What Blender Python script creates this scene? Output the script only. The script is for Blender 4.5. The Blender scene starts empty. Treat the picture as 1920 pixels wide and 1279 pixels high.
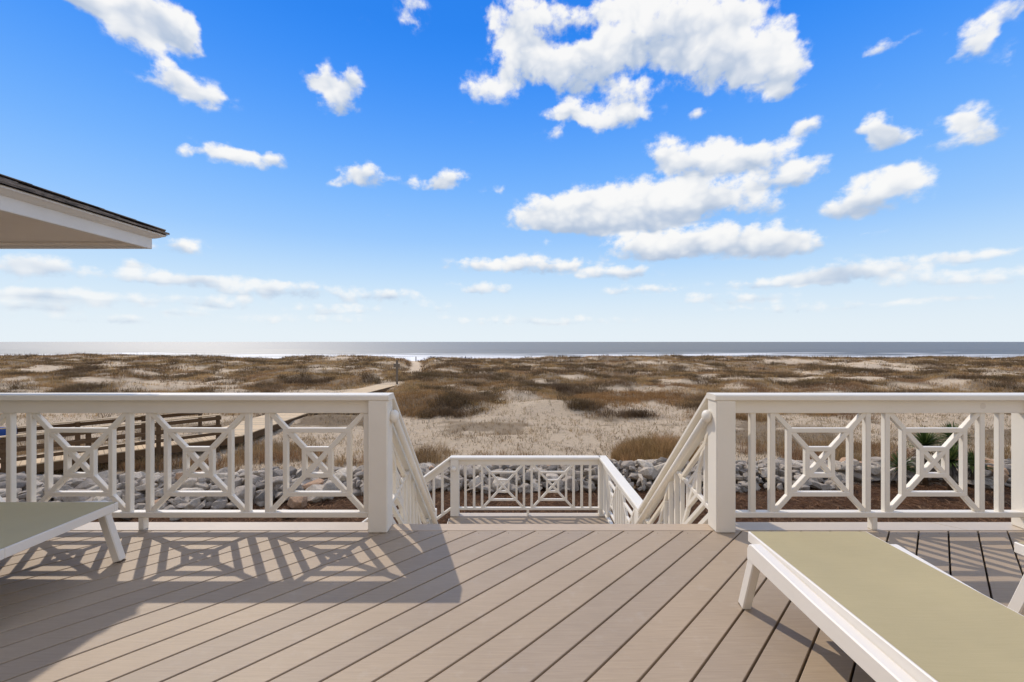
import bpy, bmesh, math, random
import numpy as np
from mathutils import Vector, Matrix

random.seed(7)
rng = np.random.default_rng(11)
S = bpy.context.scene
COL = S.collection
R = math.radians

# ------------------------------------------------------------------ camera
CZ = 1.33                      # eye height above the deck (deck top is z = 0)
F = 800.0                      # focal length in photo pixels (1920 wide)
cam = bpy.data.cameras.new('camera')
cam.sensor_width = 36.0
cam.lens = 36.0 * F / 1920.0
cam.shift_y = 1.5 / 1920.0
cam.clip_start = 0.05
cam.clip_end = 80000.0
camo = bpy.data.objects.new('camera', cam)
COL.objects.link(camo)
camo.location = (0, 0, CZ)
camo.rotation_euler = (math.pi / 2, 0, 0)
S.camera = camo

# ------------------------------------------------------------------ sun, exposure
SUN = Vector((-0.591, 0.796, 0.961)).normalized()      # direction towards the sun
SUN_EL = math.asin(SUN.z)
SUN_AZ = math.atan2(SUN.x, SUN.y)
sl = bpy.data.lights.new('sun', 'SUN')
sl.energy = 2.75
sl.angle = R(0.55)
sl.color = (1.0, 0.90, 0.77)
so = bpy.data.objects.new('sun', sl)
COL.objects.link(so)
so.rotation_euler = (-SUN).to_track_quat('-Z', 'Y').to_euler()
so.location = (-6, 8, 12)
S.view_settings.view_transform = 'Standard'
S.view_settings.look = 'None'
S.view_settings.exposure = 0.0
S.view_settings.gamma = 1.0
S.view_settings.use_curve_mapping = False
S.cycles.max_bounces = 6
S.cycles.diffuse_bounces = 3
S.cycles.glossy_bounces = 3
S.cycles.transparent_max_bounces = 6
S.cycles.sample_clamp_indirect = 6.0
S.cycles.use_denoising = True
S.cycles.denoising_prefilter = 'ACCURATE'

# ------------------------------------------------------------------ world: sky with cumulus
def sky_world():
    w = bpy.data.worlds.new('World')
    S.world = w
    w.use_nodes = True
    nt = w.node_tree
    N, L = nt.nodes, nt.links
    bg = N['Background']
    bg.inputs['Strength'].default_value = 0.1

    def mth(op, a, b=None, c=None, clamp=False):
        n = N.new('ShaderNodeMath'); n.operation = op; n.use_clamp = clamp
        for i, v in enumerate((a, b, c)):
            if v is None: continue
            if isinstance(v, (int, float)): n.inputs[i].default_value = v
            else: L.new(v, n.inputs[i])
        return n.outputs[0]

    def vm(op, a, b=None, c=None, out=0):
        n = N.new('ShaderNodeVectorMath'); n.operation = op
        for i, v in enumerate((a, b, c)):
            if v is None: continue
            if isinstance(v, (tuple, list)): n.inputs[i].default_value = v
            else: L.new(v, n.inputs[i])
        return n.outputs[out]

    tc = N.new('ShaderNodeTexCoord')
    sep = N.new('ShaderNodeSeparateXYZ'); L.new(vm('NORMALIZE', tc.outputs['Generated']), sep.inputs[0])
    az = mth('ARCTAN2', sep.outputs[0], sep.outputs[1])
    el = mth('ARCSINE', sep.outputs[2])
    cmb = N.new('ShaderNodeCombineXYZ'); L.new(az, cmb.inputs[0]); L.new(el, cmb.inputs[1])
    ae = cmb.outputs[0]
    # clear sky: physical sky, deepened towards the saturated blue of the photograph
    sky = N.new('ShaderNodeTexSky'); sky.sky_type = 'NISHITA'; sky.sun_disc = False
    sky.sun_elevation = SUN_EL; sky.sun_rotation = SUN_AZ
    sky.air_density = 1.0; sky.dust_density = 0.2; sky.ozone_density = 3.0
    ramp = N.new('ShaderNodeValToRGB')
    L.new(mth('MULTIPLY', el, 1.0 / R(90)), ramp.inputs[0])
    cr = ramp.color_ramp
    cr.interpolation = 'B_SPLINE'
    stops = [(0.0, (.80, .88, .94)), (3.5, (.76, .86, .935)), (8, (.55, .76, .97)), (13, (.32, .59, 1.0)), (20, (.165, .45, 1.0)),
             (28, (.066, .315, .97)), (36, (.018, .235, .90)), (55, (.016, .17, .72)), (90, (.013, .12, .55))]
    while len(cr.elements) < len(stops): cr.elements.new(0.5)
    for e, (p, c) in zip(cr.elements, stops):
        e.position = p / 90.0; e.color = (*c, 1)
    mixs = N.new('ShaderNodeMix'); mixs.data_type = 'RGBA'
    mixs.inputs['Factor'].default_value = 0.98
    L.new(sky.outputs[0], mixs.inputs['A'])
    L.new(vm('SCALE', ramp.outputs[0]), mixs.inputs['B'])
    mixs.inputs['B'].links[0].from_node.inputs['Scale'].default_value = 10.0
    base = mixs.outputs['Result']

    # clouds, placed by azimuth and elevation: centre and radii in degrees are derived below
    P = [  # x, y, rx, ry, weight (directions listed on the 100-degree photo grid)
     (215,15,110,48,1.1),(310,40,85,52,1.1),(270,78,60,32,.9),(345,60,46,34,.8),(180,5,75,24,.6),
     (318,142,50,40,1.),(375,176,52,36,1.),(275,155,26,24,.5),(430,188,16,12,.4),
     (598,140,32,36,.85),(634,178,48,44,1.),(660,150,24,24,.6),
     (775,8,36,22,.8),(768,40,18,20,.7),
     (985,35,92,62,1.),(985,110,82,58,1.),(925,165,62,36,.8),(1095,125,95,60,1.),(1235,55,170,85,1.2),(1130,20,90,32,.8),
     (1355,95,130,76,1.1),(1440,122,78,54,1.),(1480,150,36,36,.9),(1180,178,60,36,.8),(1470,172,30,15,.6),(1400,20,75,34,.7),
     (1065,210,58,33,1.),(1155,224,86,31,1.),(1035,248,20,14,.5),
     (1258,286,50,38,.9),(1335,302,96,46,1.),(1430,292,78,36,.9),(1475,328,92,34,.9),
     (1050,398,108,44,1.2),(1180,382,150,52,1.3),(1310,376,130,42,1.1),(1160,414,170,32,1.2),(1445,382,40,22,.8),
     (1220,462,110,30,1.1),(1345,452,160,36,1.2),(1465,458,100,26,1.),
     (1595,384,72,26,.9),(1670,352,78,46,1.),(1700,325,42,26,.7),(1600,340,40,20,.5),
     (1640,238,38,32,1.),(1662,262,50,22,1.),(1800,232,52,32,.95),(1832,256,56,27,.95),(1750,277,20,13,.7),
     (1825,58,52,34,.8),(1814,96,52,26,.8),(1905,5,60,30,.7),(1645,88,42,14,.5),(1690,66,22,16,.5),(1910,90,22,22,.5),
     (1505,240,34,21,.9),(345,282,26,14,.75),(405,285,50,18,.85),(455,296,54,17,.9),(512,298,36,18,.9),
     (680,332,56,27,1.),(622,340,20,12,.5),(845,335,38,28,1.),(815,346,26,13,.8),(770,340,28,18,.5),(932,355,14,10,.5),
     (1308,205,28,18,.55),(1630,440,20,7,.6),(1015,455,14,8,.5),
     (55,500,85,30,.9),(240,490,36,18,.9),(332,463,56,18,.8),(300,520,180,18,.8),(500,540,140,22,.75),(180,558,190,18,.65),
     (60,550,110,16,.6),(700,555,130,17,.65),(820,577,50,11,.5),(350,584,80,10,.5),(980,496,160,20,.9),(1150,512,96,16,.85),
     (905,540,66,16,.75),(1600,510,170,26,.85),(1790,520,180,20,.75),(1830,475,130,13,.7),(1450,528,150,14,.65),(1200,546,120,12,.5),
     (560,600,170,12,.55),(1000,600,220,12,.5),(200,598,160,12,.55),(100,575,120,14,.6),(420,565,120,14,.6),(640,580,110,12,.55),(1350,560,160,14,.5),(1500,575,240,12,.4),(1800,560,150,10,.5)]
    puffs = []
    for (x, y, rx, ry, wt) in P:
        a = math.atan((x - 960) / 800.0)
        e = math.atan((641 - y) / 800.0 * math.cos(a))
        puffs.append((a, e, 1.06 * rx / 800.0 * math.cos(a) ** 2, 1.06 * ry / 800.0 * math.cos(a) * math.cos(e) ** 2, wt))
    # ragged outlines: warp the directions with fractal noise
    def noise(scale, detail, rough, stretch, col=False, off=(0, 0, 0)):
        n = N.new('ShaderNodeTexNoise'); n.noise_dimensions = '2D'
        n.inputs['Scale'].default_value = scale; n.inputs['Detail'].default_value = detail
        n.inputs['Roughness'].default_value = rough
        L.new(vm('MULTIPLY_ADD', ae, stretch, tuple(o * s_ for o, s_ in zip(off, stretch))), n.inputs['Vector'])
        return n.outputs['Color' if col else 'Fac']
    wv = vm('SUBTRACT', noise(7.0, 4.0, .55, (1, 1.5, 1), True), (.5, .5, .5))
    # less warp near the horizon, where clouds are far and flat
    amp = N.new('ShaderNodeMapRange'); L.new(el, amp.inputs[0])
    amp.inputs[1].default_value = 0.02; amp.inputs[2].default_value = 0.5
    amp.inputs[3].default_value = 0.03; amp.inputs[4].default_value = 0.085
    cmb2 = N.new('ShaderNodeCombineXYZ'); L.new(amp.outputs[0], cmb2.inputs[0])
    L.new(mth('MULTIPLY', amp.outputs[0], .62), cmb2.inputs[1])
    wp = vm('MULTIPLY_ADD', wv, cmb2.outputs[0], ae)
    # cloud cover D and cloud height T over azimuth x elevation, stored as sums of products of curves
    A0, A1, E0, E1, NT = R(-64), R(64), R(-3), R(61), 256
    ga = np.linspace(A0, A1, NT)[:, None]; ge = np.linspace(E0, E1, NT)[None, :]
    GD = np.zeros((NT, NT)); GT = np.zeros((NT, NT))
    for (a, e, ra, re, wt) in puffs:
        qb = (ge - e) / re
        wg = np.clip(wt * (1 - ((ga - a) / ra) ** 2 - qb ** 2), 0, 1)
        GD += wg; GT += wg * qb
    RK = 24
    U, sg, Vt = np.linalg.svd(np.concatenate([GD, GT], 1), full_matrices=False)
    fa = U[:, :RK] * np.sqrt(sg[:RK]); fe = Vt[:RK].T * np.sqrt(sg[:RK])
    def curves(src, tab):                                  # three tabulated functions of one 0..1 value
        n = N.new('ShaderNodeVectorCurve')
        mp = n.mapping; mp.use_clip = False
        xs = np.linspace(0, 1, NT)
        for c in range(3):
            cu = mp.curves[c]
            cu.points[0].location = (0, tab[0, c]); cu.points[1].location = (1, tab[-1, c])
            for i in range(1, NT - 1): cu.points.new(xs[i], tab[i, c])
            for p in cu.points: p.handle_type = 'VECTOR'
        mp.extend = 'HORIZONTAL'
        mp.update()
        L.new(src, n.inputs['Vector'])
        return n.outputs[0]
    sw_ = N.new('ShaderNodeSeparateXYZ'); L.new(wp, sw_.inputs[0])
    ua = mth('MULTIPLY_ADD', sw_.outputs[0], 1 / (A1 - A0), -A0 / (A1 - A0))
    ue = mth('MULTIPLY_ADD', sw_.outputs[1], 1 / (E1 - E0), -E0 / (E1 - E0))
    D = T = None
    for k in range(0, RK, 3):
        ca = curves(ua, fa[:, k:k + 3]); cd = curves(ue, fe[:NT, k:k + 3]); ct = curves(ue, fe[NT:, k:k + 3])
        d_ = vm('DOT_PRODUCT', ca, cd, out=1); t_ = vm('DOT_PRODUCT', ca, ct, out=1)
        D = d_ if D is None else mth('ADD', D, d_); T = t_ if T is None else mth('ADD', T, t_)
    # unseen rest of the sky: denser cloud cover, added to whiten the fill light
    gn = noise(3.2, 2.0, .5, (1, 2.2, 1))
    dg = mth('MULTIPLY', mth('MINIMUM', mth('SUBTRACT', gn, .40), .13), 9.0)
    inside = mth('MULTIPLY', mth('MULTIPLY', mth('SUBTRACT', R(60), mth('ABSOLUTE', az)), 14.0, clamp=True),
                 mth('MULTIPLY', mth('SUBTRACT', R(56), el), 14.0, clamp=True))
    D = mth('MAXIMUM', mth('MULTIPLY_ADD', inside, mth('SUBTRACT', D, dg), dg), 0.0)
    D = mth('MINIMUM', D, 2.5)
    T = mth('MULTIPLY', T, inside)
    fine = noise(30.0, 7.0, .64, (1, 1.3, 1))
    vor = N.new('ShaderNodeTexVoronoi'); vor.voronoi_dimensions = '2D'; vor.feature = 'SMOOTH_F1'
    vor.inputs['Scale'].default_value = 22.0; vor.inputs['Detail'].default_value = 1.2; vor.inputs['Roughness'].default_value = .5
    vor.inputs['Lacunarity'].default_value = 2.3; vor.inputs['Smoothness'].default_value = .35
    L.new(vm('MULTIPLY', wp, (1, 1.3, 1)), vor.inputs['Vector'])
    lump = mth('SUBTRACT', .42, vor.outputs['Distance'])            # rounded heads, about -.3 .. .4
    soft = noise(10.0, 2.0, .5, (1, 1.6, 1))
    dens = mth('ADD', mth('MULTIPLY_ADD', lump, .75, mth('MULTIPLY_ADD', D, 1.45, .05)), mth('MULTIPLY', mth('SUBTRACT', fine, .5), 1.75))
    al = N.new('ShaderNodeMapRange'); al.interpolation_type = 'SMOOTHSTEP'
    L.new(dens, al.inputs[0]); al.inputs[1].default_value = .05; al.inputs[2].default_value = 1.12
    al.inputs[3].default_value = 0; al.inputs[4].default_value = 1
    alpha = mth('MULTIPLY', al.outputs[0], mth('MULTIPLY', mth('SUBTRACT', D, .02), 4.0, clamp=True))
    # height inside the cloud, its thickness and the rounded heads decide how much light it scatters
    hgt = mth('DIVIDE', T, mth('ADD', D, .05))
    lit = mth('ADD', mth('MULTIPLY_ADD', lump, .55, mth('MULTIPLY', hgt, 1.25)), mth('MULTIPLY_ADD', mth('SUBTRACT', soft, .5), 1.2, mth('MULTIPLY', mth('MINIMUM', D, 2.2), -.15)))
    sh = N.new('ShaderNodeMapRange'); sh.interpolation_type = 'SMOOTHSTEP'
    L.new(lit, sh.inputs[0]); sh.inputs[1].default_value = -1.2; sh.inputs[2].default_value = .16
    cc = N.new('ShaderNodeMix'); cc.data_type = 'RGBA'
    cc.inputs['A'].default_value = (4.4, 5.4, 7.0, 1); cc.inputs['B'].default_value = (9.7, 9.65, 9.5, 1)
    L.new(sh.outputs[0], cc.inputs['Factor'])
    hz = N.new('ShaderNodeMapRange'); L.new(el, hz.inputs[0])    # low clouds pale towards the horizon air
    hz.inputs[1].default_value = R(1); hz.inputs[2].default_value = R(10)
    hz.inputs[3].default_value = .55; hz.inputs[4].default_value = .97
    fin = N.new('ShaderNodeMix'); fin.data_type = 'RGBA'
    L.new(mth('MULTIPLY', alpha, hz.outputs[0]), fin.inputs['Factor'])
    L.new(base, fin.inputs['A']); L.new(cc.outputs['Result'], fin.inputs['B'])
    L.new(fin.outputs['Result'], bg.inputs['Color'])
    w.cycles.sampling_method = 'MANUAL'
    w.cycles.sample_map_resolution = 512
sky_world()

# ------------------------------------------------------------------ helpers
def px(x, y, z):
    """ground point at height z seen at photo pixel (x, y)"""
    Y = (CZ - z) * F / (y - 641.0)
    return ((x - 960.0) / F * Y, Y, z)

def tag(o, label, cat, group=None):
    o['label'] = label; o['category'] = cat
    if group: o['group'] = group
    return o

def empty(name, loc=(0, 0, 0), label=None, cat=None, group=None):
    o = bpy.data.objects.new(name, None)
    o.empty_display_size = 0.1
    o.location = loc
    COL.objects.link(o)
    if label: tag(o, label, cat, group)
    return o

def link(name, me, parent=None, mat=None):
    if mat is not None and not me.materials: me.materials.append(mat)
    o = bpy.data.objects.new(name, me)
    COL.objects.link(o)
    if parent is not None:
        o.parent = parent
        if parent.parent is None:                       # meshes are written in world space
            o.matrix_parent_inverse = Matrix.Translation(parent.location).inverted()
    return o

def mesh(name, v, f, mat=None, parent=None, smooth=False):
    me = bpy.data.meshes.new(name)
    me.from_pydata([tuple(p) for p in v], [], [tuple(q) for q in f])
    if smooth: me.polygons.foreach_set('use_smooth', [True] * len(me.polygons))
    me.update()
    return link(name, me, parent, mat)

# chamfered box topology (24 corners), made once
def _cb(hx, hy, hz, e):
    out = []
    for sx in (-1, 1):
        for sy in (-1, 1):
            for sz in (-1, 1):
                out += [(sx * (hx - e), sy * (hy - e), sz * hz), (sx * (hx - e), sy * hy, sz * (hz - e)), (sx * hx, sy * (hy - e), sz * (hz - e))]
    return out
def _topo():
    bm = bmesh.new()
    vs = [bm.verts.new(p) for p in _cb(1, 1, 1, .2)]
    bm.verts.index_update()
    bmesh.ops.convex_hull(bm, input=vs)
    bmesh.ops.dissolve_limit(bm, angle_limit=.01, verts=bm.verts, edges=bm.edges)
    bm.verts.index_update()
    key = {tuple(round(c, 3) for c in p): i for i, p in enumerate(_cb(1, 1, 1, .2))}
    fs = [[key[tuple(round(c, 3) for c in v.co)] for v in f.verts] for f in bm.faces]
    bm.free()
    return fs
CBF = _topo()

def obox(c, ax, ay, az, hx, hy, hz, e=.004):
    """verts and faces of a chamfered box with centre c, unit axes and half sizes"""
    e = min(e, hx * .45, hy * .45, hz * .45)
    c = Vector(c); ax = Vector(ax); ay = Vector(ay); az = Vector(az)
    if ax.cross(ay).dot(az) < 0: ay = -ay
    return [c + ax * p[0] + ay * p[1] + az * p[2] for p in _cb(hx, hy, hz, e)], CBF

def box(name, lo, hi, mat, parent=None, e=.004):
    c = [(a + b) / 2 for a, b in zip(lo, hi)]; h = [abs(b - a) / 2 for a, b in zip(lo, hi)]
    v, f = obox(c, (1, 0, 0), (0, 1, 0), (0, 0, 1), *h, e=e)
    return mesh(name, v, f, mat, parent)

def bar(name, p0, p1, wid, dep, nrm, mat, parent=None, e=.004):
    p0 = Vector(p0); p1 = Vector(p1); d = p1 - p0
    u = d.normalized(); n = Vector(nrm).normalized(); n = (n - u * n.dot(u)).normalized(); s = n.cross(u)
    v, f = obox((p0 + p1) / 2, u, s, n, d.length / 2, wid / 2, dep / 2, e)
    return mesh(name, v, f, mat, parent)

def lathe_pts(p0, p1, r0, r1, n=10):
    p0 = Vector(p0); p1 = Vector(p1); u = (p1 - p0).normalized()
    a = u.orthogonal().normalized(); b = u.cross(a)
    v = []
    for (p, r) in ((p0, r0), (p1, r1)):
        for k in range(n):
            t = 2 * math.pi * k / n
            v.append(p + (a * math.cos(t) + b * math.sin(t)) * r)
    f = [(k, (k + 1) % n, n + (k + 1) % n, n + k) for k in range(n)] + [tuple(range(n - 1, -1, -1)), tuple(range(n, 2 * n))]
    return v, f

def tube(name, p0, p1, r0, r1, mat, parent=None, n=10):
    v, f = lathe_pts(p0, p1, r0, r1, n)
    return mesh(name, v, f, mat, parent, smooth=True)

def ball(name, c, r, mat, parent=None, sc=(1, 1, 1)):
    bm = bmesh.new(); bmesh.ops.create_uvsphere(bm, u_segments=16, v_segments=10, radius=r)
    for v in bm.verts: v.co = Vector((v.co.x * sc[0], v.co.y * sc[1], v.co.z * sc[2])) + Vector(c)
    me = bpy.data.meshes.new(name); bm.to_mesh(me); bm.free()
    me.polygons.foreach_set('use_smooth', [True] * len(me.polygons))
    return link(name, me, parent, mat)

def join(parts):
    v, f = [], []
    for (a, b) in parts:
        o = len(v); v += list(a); f += [tuple(i + o for i in q) for q in b]
    return v, f

# ------------------------------------------------------------------ materials
class Mat:
    def __init__(self, name, rough=.6, spec=.4):
        self.m = bpy.data.materials.new(name); self.m.use_nodes = True
        self.nt = self.m.node_tree; self.N = self.nt.nodes; self.L = self.nt.links
        self.b = self.N['Principled BSDF']
        self.b.inputs['Roughness'].default_value = rough
        self.b.inputs['Specular IOR Level'].default_value = spec
    def coord(self, kind='Object', scale=(1, 1, 1), rot=(0, 0, 0)):
        tc = self.N.new('ShaderNodeTexCoord'); mp = self.N.new('ShaderNodeMapping')
        mp.inputs['Scale'].default_value = scale; mp.inputs['Rotation'].default_value = rot
        self.L.new(tc.outputs[kind], mp.inputs[0])
        return mp.outputs[0]
    def noise(self, vec, scale, detail=4, rough=.55, out='Fac'):
        n = self.N.new('ShaderNodeTexNoise'); n.inputs['Scale'].default_value = scale
        n.inputs['Detail'].default_value = detail; n.inputs['Roughness'].default_value = rough
        if vec is not None: self.L.new(vec, n.inputs['Vector'])
        return n.outputs[out]
    def ramp(self, fac, stops, interp='LINEAR'):
        r = self.N.new('ShaderNodeValToRGB'); r.color_ramp.interpolation = interp
        while len(r.color_ramp.elements) < len(stops): r.color_ramp.elements.new(.5)
        for e, (p, c) in zip(r.color_ramp.elements, stops):
            e.position = p; e.color = (*c, 1) if len(c) == 3 else c
        self.L.new(fac, r.inputs[0])
        return r.outputs[0]
    def mix(self, a, b, fac, mode='MIX'):
        n = self.N.new('ShaderNodeMix'); n.data_type = 'RGBA'; n.blend_type = mode
        for v, k in ((fac, 'Factor'), (a, 'A'), (b, 'B')):
            if isinstance(v, (int, float)): n.inputs[k].default_value = v
            elif isinstance(v, tuple): n.inputs[k].default_value = (*v, 1)
            else: self.L.new(v, n.inputs[k])
        return n.outputs['Result']
    def math(self, op, a, b=None, c=None, clamp=False):
        n = self.N.new('ShaderNodeMath'); n.operation = op; n.use_clamp = clamp
        for i, v in enumerate((a, b, c)):
            if v is None: continue
            if isinstance(v, (int, float)): n.inputs[i].default_value = v
            else: self.L.new(v, n.inputs[i])
        return n.outputs[0]
    def rand(self):
        return self.N.new('ShaderNodeObjectInfo').outputs['Random']
    def color(self, c):
        if isinstance(c, tuple): self.b.inputs['Base Color'].default_value = (*c, 1)
        else: self.L.new(c, self.b.inputs['Base Color'])
    def bump(self, h, strength=.3, dist=.01):
        n = self.N.new('ShaderNodeBump'); n.inputs['Strength'].default_value = strength; n.inputs['Distance'].default_value = dist
        self.L.new(h, n.inputs['Height']); self.L.new(n.outputs[0], self.b.inputs['Normal'])
    def attr(self, name, out='Color'):
        n = self.N.new('ShaderNodeAttribute'); n.attribute_name = name
        return n.outputs[out]

def paint_material(name, c, dirt):
    M = Mat(name, .42, .35)
    v = M.coord('Object')
    n = M.noise(v, 3.0, 5); n2 = M.noise(v, 40, 3)
    M.color(M.mix(M.mix(dirt, c, M.ramp(n, [(.3, (.35,) * 3), (.62, (1,) * 3)])), c, M.math('MULTIPLY', n2, .6)))
    M.bump(n2, .12, .004)
    return M.m
MWHITE = paint_material('white_rail_paint', (.865, .805, .695), (.79, .72, .60))
MCREAM = paint_material('cream_trim_paint', (.60, .51, .40), (.50, .42, .32))
MFASCIA = paint_material('fascia_paint', (.78, .75, .71), (.68, .64, .58))
MSOFFIT = paint_material('soffit_paint', (.82, .74, .65), (.76, .68, .58))

def deck_material(name, c0, c1, rot):
    M = Mat(name, .55, .3)
    g = M.coord('Object', (1.2, 26, 26), (0, 0, rot))
    gr = M.noise(g, 5.0, 6, .6)
    bl = M.noise(M.coord('Object'), 1.6, 4)
    sp = M.noise(M.coord('Object'), 9.0, 6, .7)
    col = M.mix(c0, c1, M.ramp(gr, [(.3, (0,) * 3), (.7, (1,) * 3)]))
    col = M.mix(col, M.mix(col, (.5, .44, .37), .5), M.ramp(sp, [(.56, (0,) * 3), (.74, (.55,) * 3)]))
    rnd = M.rand()
    tint = M.ramp(rnd, [(0, (.90, .90, .92)), (.5, (1, 1, 1)), (1, (1.08, 1.06, 1.02))])
    col = M.mix(col, tint, 1.0, 'MULTIPLY')
    col = M.mix(col, M.ramp(bl, [(.3, (.94,) * 3), (.7, (1.05,) * 3)]), 1.0, 'MULTIPLY')
    M.color(col)
    M.bump(gr, .25, .003)
    return M.m
MDECK = deck_material('composite_decking', (.368, .284, .2), (.434, .338, .239), R(-45))
MDECKX = deck_material('composite_decking_edge', (.46, .355, .255), (.53, .42, .305), 0)
MJOIST = Mat('treated_joist_timber', .9).m
MJOIST.node_tree.nodes['Principled BSDF'].inputs['Base Color'].default_value = (.14, .10, .07, 1)

def wood_material(name, c0, c1, scale=(1, 1, 12)):
    M = Mat(name, .8, .2)
    n = M.noise(M.coord('Object', scale), 4, 6, .6)
    col = M.mix(c0, c1, n)
    M.color(M.mix(col, M.ramp(M.rand(), [(0, (.8, .8, .82)), (1, (1.15, 1.1, 1.05))]), 1.0, 'MULTIPLY'))
    M.bump(n, .4, .01)
    return M.m
MBOARD = wood_material('weathered_boardwalk_planks', (.56, .42, .25), (.70, .55, .36), (6, 1, 1))
MTIMBER = wood_material('dark_treated_timber', (.085, .05, .028), (.16, .10, .05))
MPOSTG = wood_material('grey_weathered_post', (.13, .105, .08), (.21, .175, .135))

# ------------------------------------------------------------------ terrain
def _hash(ix, iy, seed):
    h = (ix.astype(np.int64) * 374761393 + iy.astype(np.int64) * 668265263 + seed * 1442695041) & 0x7fffffff
    h = (h ^ (h >> 13)) * 1274126177 & 0x7fffffff
    return ((h ^ (h >> 16)) & 0xffff) / 65535.0
def vnoise(x, y, seed):
    ix = np.floor(x); iy = np.floor(y); fx = x - ix; fy = y - iy
    fx = fx * fx * (3 - 2 * fx); fy = fy * fy * (3 - 2 * fy)
    a = _hash(ix, iy, seed); b = _hash(ix + 1, iy, seed); c = _hash(ix, iy + 1, seed); d = _hash(ix + 1, iy + 1, seed)
    return (a * (1 - fx) + b * fx) * (1 - fy) + (c * (1 - fx) + d * fx) * fy
def fbm(x, y, seed, octv=4, gain=.5):
    s = 0.0; a = 1.0; t = 0.0
    for o in range(octv):
        s = s + a * vnoise(x * 2 ** o + 17.3 * o, y * 2 ** o - 9.1 * o, seed + o * 7); t += a; a *= gain
    return s / t
def sst(a, b, x):
    t = np.clip((x - a) / (b - a), 0, 1); return t * t * (3 - 2 * t)

G0 = -2.9            # ground beside the house
SEA = -5.5
RIDGE = 100.0
CRX = np.array([-1500, -200, 0, 90, 150, 240, 300, 420, 480, 540, 640, 700, 760, 790, 820, 900, 980, 1060, 1150, 1300, 1420, 1560, 1640, 1700, 1800, 1870, 1920, 2200, 4000])
CRY = np.array([670, 668, 669, 667, 664, 667, 668, 668, 675, 670, 667, 670, 678, 679, 674, 678, 677, 671, 669, 668, 669, 670, 673, 671, 668, 672, 669, 670, 671])
PATH = np.array([(-11.6, 38.0), (-12.0, 44.0), (-13.2, 57.0), (-17.0, 76.0), (-23.2, 101.0), (-30, 128.0), (-36, 150)])
def path_dist(x, y):
    d = np.full(np.shape(x), 1e9)
    for (ax, ay), (bx, by) in zip(PATH[:-1], PATH[1:]):
        t = np.clip(((x - ax) * (bx - ax) + (y - ay) * (by - ay)) / ((bx - ax) ** 2 + (by - ay) ** 2), 0, 1)
        d = np.minimum(d, np.hypot(x - ax - t * (bx - ax), y - ay - t * (by - ay)))
    return d
def height(x, y):
    x = np.asarray(x, float); y = np.asarray(y, float)
    am = sst(21, 42, y) * (1 - sst(112, 128, y))
    z = G0 + .10 * (fbm(x / 5, y / 5, 3) - .5) * sst(12, 16, y) + .34 * (fbm(x / 2.2, y / 2.0, 8, 4, .6) - .5) * sst(14, 20, y)
    z = z + am * (1.9 * (fbm(x / 13, y / 9, 21, 3) - .5) + 1.25 * (fbm(x / 4.5, y / 3.6, 31, 3) - .47))
    z = z + .22 * sst(30, 90, y)
    yy = np.maximum(y, 20.0)
    pxx = 960 + F * x / yy
    crest = CZ - (np.interp(pxx, CRX, CRY) + 2.4 - 641) * RIDGE / F + 1.5 * (fbm(x / 7, y / 30, 77, 3) - .5)
    rw = RIDGE + 5 * (fbm(x / 22, x * 0, 51, 2) - .5)
    g = np.exp(-((y - rw) / 7.5) ** 2)
    z = z * (1 - g) + np.maximum(crest, -3.6) * g
    # back of the foredune drops to the beach and the beach slopes into the sea
    bk = sst(rw + 4, rw + 20, y)
    beach = -4.55 - (y - 118) * .028
    z = z * (1 - bk) + beach * bk
    pd = path_dist(x, y)
    pf = 1 - sst(1.1, 2.6, pd)
    pz = np.interp(y, [38, 60, 80, 101, 120, 150], [-2.72, -2.95, -3.1, -3.3, -4.6, -5.45])
    z = z * (1 - pf) + pz * pf
    # flat and slightly lower under the boardwalk
    for (qx, qy, rxx, ryy, dz) in BUMPS:
        z = z + dz * np.exp(-((x - qx) / rxx) ** 2 - ((y - qy) / ryy) ** 2)
    return z
BUMPS = []
def addbump(pxx, pyy, rx_px, ry_m, dz):
    X, Y, _ = px(pxx, pyy, G0)
    BUMPS.append((X, Y, rx_px / F * Y, ry_m, dz))
addbump(800, 768, 115, 2.2, .95); addbump(1050, 775, 120, 1.7, .75); addbump(620, 800, 110, 1.8, .5)
addbump(960, 752, 45, 1.8, .7); addbump(1120, 762, 70, 2, .45); addbump(1560, 765, 120, 2.5, .6); addbump(200, 735, 80, 2.5, .6)
addbump(1250, 850, 75, 1.2, .22); addbump(1850, 790, 120, 2, .45); addbump(420, 740, 80, 3, .6)

SANDP = [  # bare sand: x, y, rx, ry in photo pixels
 (1040,768,115,26),(965,748,42,22),(1225,775,105,24),(880,737,50,9),(180,716,48,9),(300,724,90,12),(55,737,60,8),(430,734,40,12),
 (1700,727,70,9),(1560,741,60,9),(1180,731,70,7),(1260,716,40,6),(100,690,50,5),(215,686,35,6),(1640,682,45,6),(1700,690,40,6),(1480,678,60,5),
 (1330,706,26,5),(905,700,20,4),(560,737,30,6),(640,731,40,4),(1380,725,30,5),(930,712,24,5),(1520,700,30,4),(1780,716,40,6),(1880,700,40,4),
 (600,690,30,4),(640,672,40,4),(350,690,40,5),(30,712,30,4),(1000,685,26,3),(1580,683,30,5),(1230,680,40,4),(1800,790,160,28),(1500,786,90,8),(660,830,180,40),(1430,862,50,12),(150,770,200,14)]
VEGP = [   # thick cover: x, y, rx, ry
 (800,752,130,34),(1080,738,60,12),(1110,762,45,13),(620,788,115,17),(870,712,140,16),(1200,745,100,9),(1300,755,60,9),(1560,765,130,22),(1850,760,120,14),
 (250,745,200,10),(560,715,110,20),(1490,822,140,26),(1420,800,60,24),(1600,838,110,14),(1880,815,80,12),(780,860,70,14),(500,855,130,20),(300,880,160,16),(1235,862,85,30),(1600,862,140,14),(1180,780,60,6)]
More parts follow.
